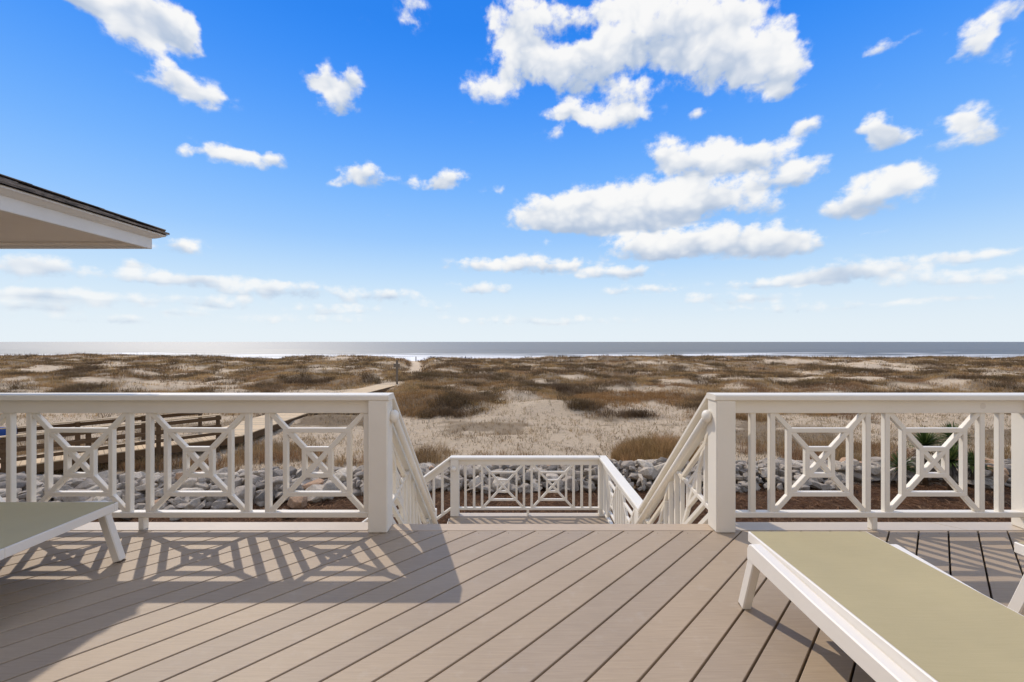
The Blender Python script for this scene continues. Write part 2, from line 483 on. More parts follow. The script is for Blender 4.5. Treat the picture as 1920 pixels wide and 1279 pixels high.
def veg_mask(x, y, z):
    n = fbm(x / 8.0, y / 5.0, 91, 4, .55)
    hum = fbm(x / 4.5, y / 3.6, 31, 3) - .47
    v = sst(.27, .36, n + .22 * hum)
    v = v * sst(23, 29, y)
    v = v * (1 - .6 * sst(.60, .68, fbm(x / 2.8, y / 1.7, 191, 3, .6)))
    near = sst(.56, .66, fbm(x / 2.6, y / 1.8, 131, 4)) * sst(14, 15, y) * .8
    v = np.maximum(v, near * (1 - sst(22, 26, y)))
    P_x = 960 + F * x / np.maximum(y, 3); P_y = 641 + F * (CZ - z) / np.maximum(y, 3)
    ed = 1.5 * (fbm(x / 2.4, y / 1.5, 171, 4, .6) - .5)
    for (a, b, c, d) in SANDP:
        r = np.sqrt(((P_x - a) / c) ** 2 + ((P_y - b) / d) ** 2) + ed
        v = v * (.10 + .90 * sst(.7, 1.15, r))
    for (a, b, c, d) in VEGP:
        r = np.sqrt(((P_x - a) / c) ** 2 + ((P_y - b) / d) ** 2) + ed
        v = np.maximum(v, 1 - sst(.75, 1.05, r))
    v = v * np.maximum(sst(.8, 1.5, path_dist(x, y)), sst(42, 46, y) * (1 - sst(55, 59, y))) * (1 - sst(108, 114, y)) * sst(13.4, 14.2, y)
    bw = (x > -13.0) & (x < -10.4) & (y > 15) & (y < 41)
    v = np.where(bw, 0, v)
    return v

def grid_mesh(name, X, Y, Z, mat, attrs):
    nr, nc = X.shape
    v = np.stack([X, Y, Z], -1).reshape(-1, 3).astype(np.float32)
    i = np.arange(nr * nc).reshape(nr, nc)
    q = np.stack([i[:-1, :-1], i[:-1, 1:], i[1:, 1:], i[1:, :-1]], -1).reshape(-1, 4)
    return np_mesh(name, v, q, mat, attrs, smooth=True)
def np_mesh(name, v, q, mat, attrs=None, smooth=False, parent=None):
    me = bpy.data.meshes.new(name)
    k = q.shape[1]
    me.vertices.add(len(v)); me.vertices.foreach_set('co', np.ascontiguousarray(v, np.float32).ravel())
    me.loops.add(q.size); me.loops.foreach_set('vertex_index', np.ascontiguousarray(q, np.int32).ravel())
    me.polygons.add(len(q)); me.polygons.foreach_set('loop_start', np.arange(0, q.size, k, dtype=np.int32))
    me.polygons.foreach_set('use_smooth', np.full(len(q), smooth))
    for nm, a in (attrs or {}).items():
        at = me.color_attributes.new(nm, 'FLOAT_COLOR', 'POINT')
        c = np.ones((len(v), 4), np.float32); c[:, :3] = a
        at.data.foreach_set('color', c.ravel())
    me.update(calc_edges=True)
    return link(name, me, parent, mat)

def sand_material():
    M = Mat('dune_sand_and_litter', .95, .1)
    v = M.coord('Object')
    z = M.attr('zone')
    sp = M.N.new('ShaderNodeSeparateColor'); M.L.new(z, sp.inputs[0])
    n1 = M.noise(v, .8, 6, .6); n2 = M.noise(v, 9, 6, .75); n3 = M.noise(v, 55, 3, .6)
    sand = M.mix((.70, .54, .36), (.80, .64, .455), n1)
    sand = M.mix(sand, (.27, .185, .11), M.ramp(n2, [(.53, (0,) * 3), (.68, (.6,) * 3)]))
    lit = M.mix((.17, .115, .065), (.28, .20, .12), n2)
    straw = M.mix((.07, .036, .02), (.20, .11, .062), M.noise(M.coord('Object', (1, 1, 1)), 22, 6, .75))
    straw = M.mix(straw, (.30, .18, .105), M.ramp(n3, [(.56, (0,) * 3), (.75, (.7,) * 3)]))
    c = M.mix(sand, lit, M.math('MULTIPLY', sp.outputs[0], .8))
    edge = M.math('ADD', sp.outputs[1], M.math('MULTIPLY', M.math('SUBTRACT', n2, .5), .5))
    c = M.mix(c, straw, M.ramp(edge, [(.4, (0,) * 3), (.6, (1,) * 3)]))
    M.color(c)
    M.bump(M.math('ADD', n2, M.math('MULTIPLY', n3, .5)), 1.0, .12)
    return M.m

yr = np.concatenate([np.linspace(-30, 6, 14)[:-1], 6 * np.exp(np.linspace(0, math.log(175 / 6.0), 430))])
uc = np.linspace(-1, 1, 420)
HW = 1.55 * np.maximum(yr, 0) + 28
GX = HW[:, None] * uc[None, :]; GY = np.repeat(yr[:, None], len(uc), 1)
GZ = height(GX, GY)
GV = veg_mask(GX, GY, GZ)
straw = 1 - sst(11.4, 13.2, GY - .5 * (GX > 6) + .9 * (fbm(GX / 3, GY / 3, 5) - .5) - .06 * GX * (GX < 0))
ground = grid_mesh('dune_ground', GX, GY, GZ, sand_material(), {'zone': np.stack([GV, straw, GV * 0], -1).reshape(-1, 3)})
ground['kind'] = 'structure'

# ------------------------------------------------------------------ sea
def sea_material():
    M = Mat('sea_water', .3, .9)
    M.b.inputs['IOR'].default_value = 1.45
    M.b.inputs['Coat Weight'].default_value = .65; M.b.inputs['Coat Roughness'].default_value = .6; M.b.inputs['Coat IOR'].default_value = 1.48
    v = M.coord('Object', (.35, 1, 1))
    w1 = M.noise(v, .22, 6, .62); w2 = M.noise(M.coord('Object', (.6, 1, 1)), 1.5, 4, .6)
    geo = M.N.new('ShaderNodeNewGeometry'); sx = M.N.new('ShaderNodeSeparateXYZ'); M.L.new(geo.outputs['Position'], sx.inputs[0])
    mr = M.N.new('ShaderNodeMapRange'); M.L.new(sx.outputs[1], mr.inputs[0])
    mr.inputs[1].default_value = 150; mr.inputs[2].default_value = 330; mr.inputs[3].default_value = 1; mr.inputs[4].default_value = 0
    fn = M.noise(M.coord('Object', (.10, 1, 1)), .12, 5, .6)
    fo = M.math('ADD', M.math('MULTIPLY', mr.outputs[0], .72), M.math('MULTIPLY', M.math('SUBTRACT', fn, .5), 1.5))
    foam = M.ramp(fo, [(.36, (0,) * 3), (.52, (1,) * 3)])
    M.color(M.mix((.125, .12, .088), (.84, .82, .78), foam))
    rf = M.mix((.60,) * 3, (.85,) * 3, foam); M.L.new(rf, M.b.inputs['Roughness'])
    M.bump(M.math('ADD', w1, M.math('MULTIPLY', w2, .35)), 1.0, .9)
    return M.m
yrs = np.concatenate([np.linspace(120, 420, 160), np.exp(np.linspace(math.log(430), math.log(60000), 60))])
us = np.linspace(-1, 1, 160)
SX = (np.maximum(2.2 * yrs, 600))[:, None] * us[None, :]; SY = np.repeat(yrs[:, None], len(us), 1)
swell = sst(150, 190, SY) * (1 - sst(330, 420, SY))
ph = SY + 9 * (fbm(SX / 90, SY / 400, 5, 3) - .5) * 2
SZ = SEA + swell * .55 * np.maximum(0, np.sin(ph * 2 * math.pi / 34.0)) ** 3 * (.25 + 1.1 * fbm(SX / 60, SY / 30, 15, 2))
sea = grid_mesh('sea', SX, SY, SZ, sea_material(), {})
sea['kind'] = 'structure'

# ------------------------------------------------------------------ deck
YE = 3.006                                       # inner edge of the border boards
DX0, DX1, DY0 = -4.3, 6.2, -2.4
deck = empty('deck', (0, 0, 0), 'taupe composite deck with boards laid diagonally in the foreground', 'deck')
def clip_poly(poly, a, b, c):                    # keep a*x + b*y <= c
    out = []
    for i, p in enumerate(poly):
        q = poly[(i + 1) % len(poly)]
        dp = a * p[0] + b * p[1] - c; dq = a * q[0] + b * q[1] - c
        if dp <= 0: out.append(p)
        if (dp < 0) != (dq < 0) and dp != dq:
            t = dp / (dp - dq); out.append((p[0] + t * (q[0] - p[0]), p[1] + t * (q[1] - p[1])))
    return out
def slab(name, poly, z0, z1, mat, parent, ch=.0022):
    """extruded polygon with a chamfered top edge"""
    n = len(poly)
    area = sum(poly[i][0] * poly[(i + 1) % n][1] - poly[(i + 1) % n][0] * poly[i][1] for i in range(n))
    if area < 0: poly = poly[::-1]
    ins = []
    for i in range(n):
        p = Vector(poly[i]); a = (p - Vector(poly[i - 1])).normalized(); b = (Vector(poly[(i + 1) % n]) - p).normalized()
        na = Vector((-a.y, a.x)); nb = Vector((-b.y, b.x)); m = na + nb
        ins.append(p + m * (ch / max(.3, m.dot(na))))
    v = [(p[0], p[1], z0) for p in poly] + [(p[0], p[1], z1 - ch) for p in poly] + [(p[0], p[1], z1) for p in ins]
    f = [tuple(range(n - 1, -1, -1)), tuple(range(2 * n, 3 * n))]
    for k in (0, n):
        f += [(k + i, k + (i + 1) % n, k + n + (i + 1) % n, k + n + i) for i in range(n)]
    return mesh(name, v, f, mat, parent)
PITCH, GAP = .1467, .0088
c0 = -.0376 - YE                                  # a joint runs through this value of x - y
r2 = math.sqrt(2)
k0 = int(math.floor(((DX0 - YE) - c0) / (PITCH * r2))) - 1
k1 = int(math.ceil(((DX1 - DY0) - c0) / (PITCH * r2))) + 1
for k in range(k0, k1):
    lo = c0 + k * PITCH * r2 + GAP * r2 / 2; hi = c0 + (k + 1) * PITCH * r2 - GAP * r2 / 2
    poly = [(DX0, DY0), (DX1, DY0), (DX1, YE - .003), (DX0, YE - .003)]
    poly = clip_poly(poly, 1, -1, hi)
    if len(poly) > 2: poly = clip_poly(poly, -1, 1, -lo)
    cl = []
    for p in poly:
        if not cl or (Vector(p) - Vector(cl[-1])).length > .008: cl.append(p)
    if len(cl) > 1 and (Vector(cl[0]) - Vector(cl[-1])).length < .008: cl.pop()
    if len(cl) >= 3: slab('deck_board', cl, -.025, 0.0, MDECK, deck)
# border boards along the sea side edge
slab('border_board', [(DX0, YE + .002), (-1.02, YE + .002), (-1.02, 3.145), (DX0, 3.145)], -.025, .002, MCREAM, deck)
slab('border_board', [(-1.016, YE + .002), (1.575, YE + .002), (1.575, 3.118), (-1.016, 3.118)], -.025, .0, MDECKX, deck)
slab('border_board', [(1.579, YE + .002), (3.215, YE + .002), (3.075, 3.145), (1.579, 3.145)], -.025, .002, MCREAM, deck)
slab('border_board', [(3.219, YE + .002), (DX1, YE + .002), (DX1, 3.145), (3.079, 3.145)], -.025, .002, MCREAM, deck)
box('fascia_board', (DX0, 3.085, -.27), (DX1, 3.11, -.028), MWHITE, deck)
for y in np.arange(DY0 + .2, 3.05, .4):
    box('joist', (DX0, y - .02, -.24), (DX1, y + .02, -.027), MJOIST, deck, e=.002)
for x in (-4.0, -.95, 1.5, 3.7, 6.0):
    box('support_post', (x - .07, 2.86, G0 - .2), (x + .07, 3.0, -.24), MWHITE, deck)
# little screw heads along the board ends
hv, hf = [], []
for k in range(k0, k1):
    for dd in (.28, .72):
        x = YE - .045 + c0 + (k + dd) * PITCH * r2 + .0
        if -1 < x < DX1 - .2:
            a, b = lathe_pts((x, YE - .04, -.001), (x, YE - .04, .0006), .0035, .0035, 6)
            o = len(hv); hv += a; hf += [tuple(i + o for i in q) for q in b]
sc = mesh('screw_heads', hv, hf, MJOIST, deck); sc['kind'] = 'stuff'

# ------------------------------------------------------------------ railings
ZB0, ZB1, ZS0, ZS1, ZC1 = .09, .128, .8275, .920, .961
BW = .038
def cap_profile(d):
    h = d / 2
    return [(-h, .006), (-h, .033), (-h + .008, .041), (h - .008, .041), (h, .033), (h, .006), (h - .01, 0), (-h + .01, 0)]
def sweep(name, p0, p1, prof, nrm, up, mat, parent):
    p0 = Vector(p0); p1 = Vector(p1); n = Vector(nrm); u = Vector(up)
    k = len(prof)
    v = [p0 + n * a + u * b for a, b in prof] + [p1 + n * a + u * b for a, b in prof]
    f = [(i, (i + 1) % k, k + (i + 1) % k, k + i) for i in range(k)] + [tuple(range(k - 1, -1, -1)), tuple(range(k, 2 * k))]
    o = mesh(name, v, f, mat, parent)
    bm = bmesh.new(); bm.from_mesh(o.data); bmesh.ops.recalc_face_normals(bm, faces=bm.faces); bm.to_mesh(o.data); bm.free()
    return o

def lattice(root, M, nrm, s0, s1, slope=False):
    """square within square with crossed diagonals between two balusters at s0 and s1"""
    sc_, tc_ = (s0 + s1) / 2, (ZB1 + ZS0) / 2
    hs, ht = (s1 - s0) / 2, (ZS0 - ZB1) / 2
    ds, dt = hs - BW / 2, ht
    for q, (a, b) in enumerate((((-ds, -dt), (ds, dt)), ((-ds, dt), (ds, -dt)))):
        A = Vector(M(sc_ + a[0], tc_ + a[1])); B = Vector(M(sc_ + b[0], tc_ + b[1]))
        bar('diagonal_bar', A, B, .034, .033 - .003 * q, nrm, MWHITE, root, e=.003)
    for fr, dep in ((.645, .036), (.265, .0345)):
        a, b = hs * fr, ht * fr
        w = .0315
        for sg in (-1, 1):
            bar('square_bar', M(sc_ - a - w / 2 + .0022, tc_ + sg * b), M(sc_ + a + w / 2 - .0022, tc_ + sg * b), w, dep, nrm, MWHITE, root, e=.003)
            bar('square_bar', M(sc_ + sg * a, tc_ - b - w / 2 + .003), M(sc_ + sg * a, tc_ + b + w / 2 - .003), w, dep - .0012, nrm, MWHITE, root, e=.003)

def rail_run(root, M, nrm, up, s0, s1, bal, panels, cap=True, capd=.14, feet=(), c0=None, c1=None):
    A, B = M(s0, 0), M(s1, 0)
    if cap:
        sweep('cap_rail', M(s0 if c0 is None else c0, ZS1), M(s1 if c1 is None else c1, ZS1), cap_profile(capd), nrm, up, MWHITE, root)
    bar('top_rail', M(s0, (ZS0 + ZS1) / 2 - .0005), M(s1, (ZS0 + ZS1) / 2 - .0005), ZS1 - ZS0, .055, nrm, MWHITE, root)
    bar('bottom_rail', M(s0, (ZB0 + ZB1) / 2), M(s1, (ZB0 + ZB1) / 2), ZB1 - ZB0, .052, nrm, MWHITE, root)
    for s in bal:
        bar('baluster', M(s, ZB1 - .004), M(s, ZS0 + .004), BW, BW, nrm, MWHITE, root)
    for (a, b) in panels: lattice(root, M, nrm, a, b)
    for s in feet:
        bar('foot_block', M(s, .0025), M(s, ZB0 + .003), .04, .045, nrm, MWHITE, root)

def post(root, x0, x1, y0, y1, z0, z1):
    p = box('post', (x0, y0, z0), (x1, y1, z1), MWHITE, root, e=.006)
    return p
PD = .135
XL0, XL1 = -1.002, -.867                                  # left newel
XR0, XR1 = 1.421, 1.556                                   # right newel
YP0, YP1 = 2.964, 3.099
YC = 3.031
# left deck railing
rl = empty('deck_railing', (-1, YC, 0), 'white lattice deck railing to the left of the stair opening', 'railing', 'deck railings')
Mx = lambda s, t: (s, YC, t)
post(rl, XL0, XL1, YP0, YP1, 0.001, ZS1 + .0005)
bl = [-1.03, -1.728, -1.871, -2.571, -2.714, -3.414, -3.557, -4.26]
rail_run(rl, Mx, (0, 1, 0), (0, 0, 1), -4.3, XL0, bl, [(-1.728, -1.03), (-2.571, -1.871), (-3.414, -2.714), (-4.26, -3.557)], feet=(-2.617,), c1=XL1 + .009)
# right deck railing
rr_ = empty('deck_railing', (1.5, YC, 0), 'white lattice deck railing to the right of the stair opening', 'railing', 'deck railings')
post(rr_, XR0, XR1, YP0, YP1, 0.001, ZS1 + .0005)
post(rr_, 3.62, 3.755, YP0, YP1, 0.003, ZS1 + .0005)
post(rr_, 6.05, 6.185, YP0, YP1, 0.003, ZS1 + .0005)
br = [1.704, 1.842, 2.518, 2.653, 3.323, 3.459]
rail_run(rr_, Mx, (0, 1, 0), (0, 0, 1), XR1, 3.62, br, [(1.842, 2.518), (2.653, 3.323)], cap=True, feet=(2.56,), c0=XR0 - .009, c1=6.2)
br2 = [3.9, 4.04, 4.71, 4.85, 5.52, 5.66, 5.8, 5.94]
rail_run(rr_, Mx, (0, 1, 0), (0, 0, 1), 3.755, 6.05, br2, [(4.04, 4.71), (4.85, 5.52)], cap=False)
# dark round wear mark on the right top rail
v, f = lathe_pts((3.315, YC - .0276, .878), (3.315, YC - .0279, .878), .021, .021, 18)
MSPOT = Mat('grey_stain', .7).m; MSPOT.node_tree.nodes['Principled BSDF'].inputs['Base Color'].default_value = (.76, .69, .59, 1)
mesh('stain_mark', v, f, MSPOT, rr_)

# landing and stairs
ZL = -1.51
LY0, LY1 = 4.80, 6.93
SLO = (-ZL) / (LY0 - YP1)                                  # fall of the upper stair rails
NR = 8
st = empty('staircase', (.28, 3.2, ZL), 'upper flight of steps from the deck opening down to the landing', 'staircase')
rise = -ZL / NR; run = (LY0 + .07 - 3.118) / (NR - 1)
for k in range(1, NR):
    y = 3.118 + (k - 1) * run
    box('tread', (-.86, y, -k * rise - .025), (1.415, y + run + .02, -k * rise), MDECKX, st)
for k in range(NR):
    y = 3.1 + k * run + .008
    box('riser', (-.858, y, -(k + 1) * rise + .001), (1.413, y + .015, -k * rise - .0262), MWHITE, st)
for x in (-.895, 1.45):
    bar('stringer', (x, 3.115, -.22), (x, LY0 + .1, ZL - .07), .24, .04, (1, 0, 0), MWHITE, st)

ld = empty('landing', (.28, 5.9, ZL), 'small deck landing at the foot of the steps, fenced by white railing', 'landing')
y = LY0 + .06
while y < LY1 + .1:
    y2 = min(y + .14, LY1 + .135)
    box('deck_board', (-1.0, y, ZL - .025), (1.54, y2 - .006, ZL), MDECK, ld, e=.003); y = y2
box('border_board', (-.86, LY1 + .005, ZL), (1.415, LY1 + .13, ZL + .003), MCREAM, ld, e=.001)
box('fascia_board', (-1.0, LY1 + .137, ZL - .25), (1.54, LY1 + .16, ZL - .003), MWHITE, ld)
box('fascia_board', (1.545, LY0, ZL - .25), (1.57, LY1 + .135, ZL - .003), MWHITE, ld)
for (x, y) in ((-.93, LY0 + .07), (1.48, LY0 + .07), (-.93, LY1 + .06), (1.48, LY1 + .06)):
    box('support_post', (x - .06, y - .06, G0 - .2), (x + .06, y + .06, ZL - .027), MWHITE, ld)

def handrail(root, p0, p1, side):
    """round grab rail with ball end on the newel"""
    o = tube('grab_rail', p0, p1, .025, .025, MWHITE, root, 14)
    ball('rail_end_ball', p0, .046, MWHITE, root, (.75, 1, 1))
up_s = Vector((0, 0, 1))
for side, xc, xin, lab in ((-1, (XL0 + XL1) / 2, XL1, 'left'), (1, (XR0 + XR1) / 2, XR0, 'right')):
    root = empty('stair_railing', (xc, YP1, 0), 'sloping white lattice railing on the %s side of the upper steps' % lab, 'railing', 'stair railings')
    Ms = lambda s, t, xc=xc: (xc, YP1 + s, t - SLO * s)
    L_ = LY0 - YP1
    sw = (L_ - .16) / 2
    bals = [.04, .04 + sw - .05, .04 + sw + .09, L_ - .04]
    rail_run(root, Ms, (1, 0, 0), (0, 0, 1), 0, L_, bals, [(bals[0], bals[1]), (bals[2], bals[3])], capd=.15)
    d = -side * .055
    handrail(root, (xin + d * .35, YP1 - .03, .795), (xin + d * .35, LY0 + .03, .795 - SLO * (L_ + .06)), side)
    post(root, xc - PD / 2, xc + PD / 2, LY0, LY0 + PD, ZL + .001, ZL + ZS1 - .001)
# landing railings
rf = empty('landing_railing', (.28, LY1, ZL), 'white lattice railing across the far side of the landing', 'railing', 'landing railings')
YLC = LY1 + PD / 2
Mf = lambda s, t: (s, YLC, t + ZL)
post(rf, XL0, XL1, LY1, LY1 + PD, ZL + .001, ZL + ZS1 + .0005); post(rf, XR0, XR1, LY1, LY1 + PD, ZL + .001, ZL + ZS1 + .0005)
rail_run(rf, Mf, (0, 1, 0), (0, 0, 1), XL1, XR0, [-.763, -.6216, -.491, .196, .323, 1.010, 1.143, 1.28], [(-.491, .196), (.323, 1.010)],
         feet=(.26,), c0=XL0 - .008, c1=XR0 + .02)
rs = empty('landing_railing', ((XR0 + XR1) / 2, 5.9, ZL), 'white lattice railing along the right side of the landing', 'railing', 'landing railings')
Mr = lambda s, t: ((XR0 + XR1) / 2, LY0 + PD + s, t + ZL)
LL = LY1 - LY0 - PD
rail_run(rs, Mr, (1, 0, 0), (0, 0, 1), 0, LL, [.07, .19, .83, .945, 1.06, 1.70, 1.81, 1.92], [(.19, .83), (1.06, 1.70)], c0=-PD - .003, c1=LL + .125)
ball('rail_end_ball', (XL0 + .06, LY1 - .03, ZL + .78), .04, MWHITE, rf, (1, .7, 1))
# lower flight turning left to the ground
SL2 = .74
DZ = ZL - G0
NL = 8; rl2 = DZ / NL; rn2 = rl2 / SL2
s2 = empty('staircase', (-1.9, 5.9, G0), 'lower flight of steps going down to the left from the landing', 'staircase')
for k in range(1, NL):
    x = -1.005 - (k - 1) * rn2
    box('tread', (x - rn2 - .02, LY0 + .14, ZL - k * rl2 - .025), (x, LY1 - .005, ZL - k * rl2), MDECKX, s2)
for k in range(NL):
    x = -1.012 - k * rn2
    box('riser', (x - .015, LY0 + .142, ZL - (k + 1) * rl2 + .001), (x, LY1 - .007, ZL - k * rl2 - .0262), MWHITE, s2)
for yy, lab in ((YLC, 'far'), (LY0 + PD / 2, 'near')):
    root = empty('stair_railing', (-1.1, yy, ZL), 'sloping white railing on the %s side of the lower flight' % ('seaward' if lab == 'far' else 'house'), 'railing', 'stair railings')
    Mz = lambda s, t, yy=yy: (XL0 - s, yy, ZL + t - SL2 * s)
    L2 = 1.82
    rail_run(root, Mz, (0, 1, 0), (0, 0, 1), 0, L2, [.14, .28, .42, 1.08, 1.22, 1.36, 1.5, 1.64, 1.76], [(.42, 1.08)], capd=.125)
    post(root, XL0 - L2 - PD, XL0 - L2, yy - PD / 2, yy + PD / 2, G0 - .1, ZL + ZC1 - SL2 * L2)

# ------------------------------------------------------------------ house wing with the hipped roof at upper left
hs_ = empty('house_wing', (-5.2, 0, 0), 'wing of the house with grey shingle hip roof and white eaves at upper left', 'house')
EX, EY, EZ = -3.35, 4.16, 2.375                              # shingle corner
WX, WY = -4.38, 3.30
RX1 = -9.4
MROOF = None
def shingle_material():
    M = Mat('asphalt_shingles', .95, .1)
    v = M.coord('Object')
    n = M.noise(M.coord('Object', (3, 3, 3)), 3, 3); n2 = M.noise(v, 60, 3, .7)
    M.color(M.mix(M.mix((.10, .082, .068), (.46, .37, .29), M.ramp(n, [(.35, (0,) * 3), (.6, (1,) * 3)])), (.10, .09, .085), n2))
    M.bump(n2, .6, .01)
    return M.m
MROOF = shingle_material()
MSIDING = paint_material('pale_siding_paint', (.74, .66, .54), (.68, .60, .48))
pit = .355
box('wall', (-9.0, -6.0, -2.9), (WX, WY, 2.26), MSIDING, hs_)
box('wall', (-4.37, -2.75, -2.9), (7.2, -2.45, 5.4), MSIDING, hs_)       # the house front the deck is built against
z = -2.75
while z < 2.2:                                               # lap siding boards on the deck side and sea side
    bar('siding_board', (WX + .006, -5.99, z), (WX + .006, WY + .01, z), .17, .014, (1, 0, -.06), MSIDING, hs_, e=.002)
    bar('siding_board', (-8.99, WY + .006, z), (WX + .012, WY + .006, z), .17, .014, (0, 1, -.06), MSIDING, hs_, e=.002)
    z += .18
roof = empty('roof', (0, 0, 0)); roof.parent = hs_; roof.matrix_parent_inverse = Matrix.Translation(hs_.location).inverted()
# soffit and fascia (the fascia hangs a little below the soffit)
FX, FY = EX - .085, EY - .085
mesh('soffit', [(RX1 + .1, -6.6, 2.262), (FX - .03, -6.6, 2.262), (FX - .03, FY - .03, 2.262), (RX1 + .1, FY - .03, 2.262),
                (RX1 + .1, -6.6, 2.275), (FX - .03, -6.6, 2.275), (FX - .03, FY - .03, 2.275), (RX1 + .1, FY - .03, 2.275)],
     [(0, 1, 2, 3), (7, 6, 5, 4), (0, 4, 5, 1), (1, 5, 6, 2), (2, 6, 7, 3), (3, 7, 4, 0)], MSOFFIT, roof)
box('fascia', (FX - .028, -6.6, 2.215), (FX, FY, 2.345), MFASCIA, roof)
box('fascia', (RX1 + .1, FY - .027, 2.216), (FX - .029, FY - .001, 2.345), MFASCIA, roof)
box('soffit_trim', (RX1 + .1, FY - .10, 2.238), (FX - .035, FY - .03, 2.2615), MSOFFIT, roof)
# crown moulding: sloped profile along both eaves
crown = [(.0, 2.318), (.012, 2.318), (.03, 2.326), (.055, 2.342), (.072, 2.350), (.072, 2.364), (0, 2.364)]
for ax in (0, 1):
    v = []
    for (d, zz) in crown:
        if ax == 0: v += [(FX + d, -6.6, zz), (FX + d, FY + d, zz)]
        else: v += [(FX + d, FY + d + .0005, zz), (RX1, FY + d + .0005, zz)]
    k = len(crown)
    f = [(2 * i, 2 * i + 1, 2 * ((i + 1) % k) + 1, 2 * ((i + 1) % k)) for i in range(k)]
    mesh('crown_moulding', v, f, MFASCIA, roof)
# shingle courses, each overlapping the one below
def course_plane(c, axis):
    """one course c of the east (axis 0) or sea-side (axis 1) slope"""
    ex = .14
    a = c * ex; b = a + ex + .05
    th = .011
    half = (EX - RX1) / 2
    if b > half: return
    v = []
    nseg = 46
    jit = random.Random(c * 7 + axis)
    def pt(t, s, lift):                 # t inward from the eave, s along it
        if axis == 0: return (EX - t, s, EZ + pit * t + lift)
        return (s, EY - t, EZ + pit * t + lift)
    s1 = (EY - a) if axis == 0 else (EX - a); s1b = (EY - b) if axis == 0 else (EX - b)
    s0 = -6.7 if axis == 0 else RX1 + a; s0b = -6.7 if axis == 0 else RX1 + b
    f = []
    for i in range(nseg):
        u0, u1 = i / nseg, (i + 1) / nseg
        lf = jit.choice([0, 0, .004, .007]); dp = jit.choice([0, 0, .012])
        lo0, lo1 = s0 + (s1 - s0) * u0, s0 + (s1 - s0) * u1; hi0, hi1 = s0b + (s1b - s0b) * u0, s0b + (s1b - s0b) * u1
        o = len(v)
        v += [pt(a - dp, lo0, -.002), pt(a - dp, lo1, -.002), pt(a - dp, lo0, th + lf), pt(a - dp, lo1, th + lf), pt(b, hi0, .001), pt(b, hi1, .001)]
        f += [(o, o + 1, o + 3, o + 2), (o + 2, o + 3, o + 5, o + 4), (o, o + 2, o + 4), (o + 1, o + 5, o + 3)]
    mesh('shingle_course', v, f, MROOF, roof)
for c in range(20):
    course_plane(c, 0); course_plane(c, 1)
hx_ = (EX - RX1) / 2
mesh('roof_deck', [(EX + .001, -6.7, EZ - .012), (EX + .001, EY + .001, EZ - .012), (RX1, EY + .001, EZ - .012), (RX1, -6.7, EZ - .012),
                   (EX - hx_, EY - hx_, EZ + pit * hx_ - .01), (EX - hx_, -6.7, EZ + pit * hx_ - .01)],
     [(0, 1, 4, 5), (1, 2, 4), (2, 3, 5, 4), (0, 3, 2, 1), (0, 5, 3)], MROOF, roof)
for k in range(18):                                           # hip cap shingles
    t = .02 + k * .15
    a = Vector((EX - t, EY - t, EZ + pit * t + .012)); b = Vector((EX - t - .17, EY - t - .17, EZ + pit * (t + .17) + .008))
    bar('hip_shingle', a, b, .20, .008, (0, 0, 1), MROOF, roof, e=.001)

# ------------------------------------------------------------------ loungers
def sling_material():
    M = Mat('olive_sling_mesh', .5, .5)
    v = M.coord('Object')
    w = M.N.new('ShaderNodeTexWave'); w.inputs['Scale'].default_value = 120; w.bands_direction = 'Y'; M.L.new(v, w.inputs['Vector'])
    w2 = M.N.new('ShaderNodeTexWave'); w2.inputs['Scale'].default_value = 120; w2.bands_direction = 'X'; M.L.new(v, w2.inputs['Vector'])
    st_ = M.noise(M.coord('Object', (2, 60, 1)), 3, 4, .6); bl_ = M.noise(v, 2.5, 4)
    c = M.mix((.43, .345, .165), (.53, .43, .22), st_)
    c = M.mix(c, (.34, .28, .13), M.math('MULTIPLY', M.math('MULTIPLY', w.outputs['Fac'], w2.outputs['Fac']), .35))
    c = M.mix(c, M.ramp(bl_, [(.3, (.93,) * 3), (.7, (1.05,) * 3)]), 1.0, 'MULTIPLY')
    M.color(c)
    M.b.inputs['Sheen Weight'].default_value = .3; M.b.inputs['Sheen Roughness'].default_value = .35; M.b.inputs['Sheen Tint'].default_value = (.85, .9, .72, 1)
    M.bump(M.math('ADD', w.outputs['Fac'], w2.outputs['Fac']), .25, .001)
    return M.m
MSLING = sling_material()
MFRAME = paint_material('white_powder_coat', (.87, .82, .74), (.80, .75, .66))
W_, LN, HT = .60, 1.95, .37
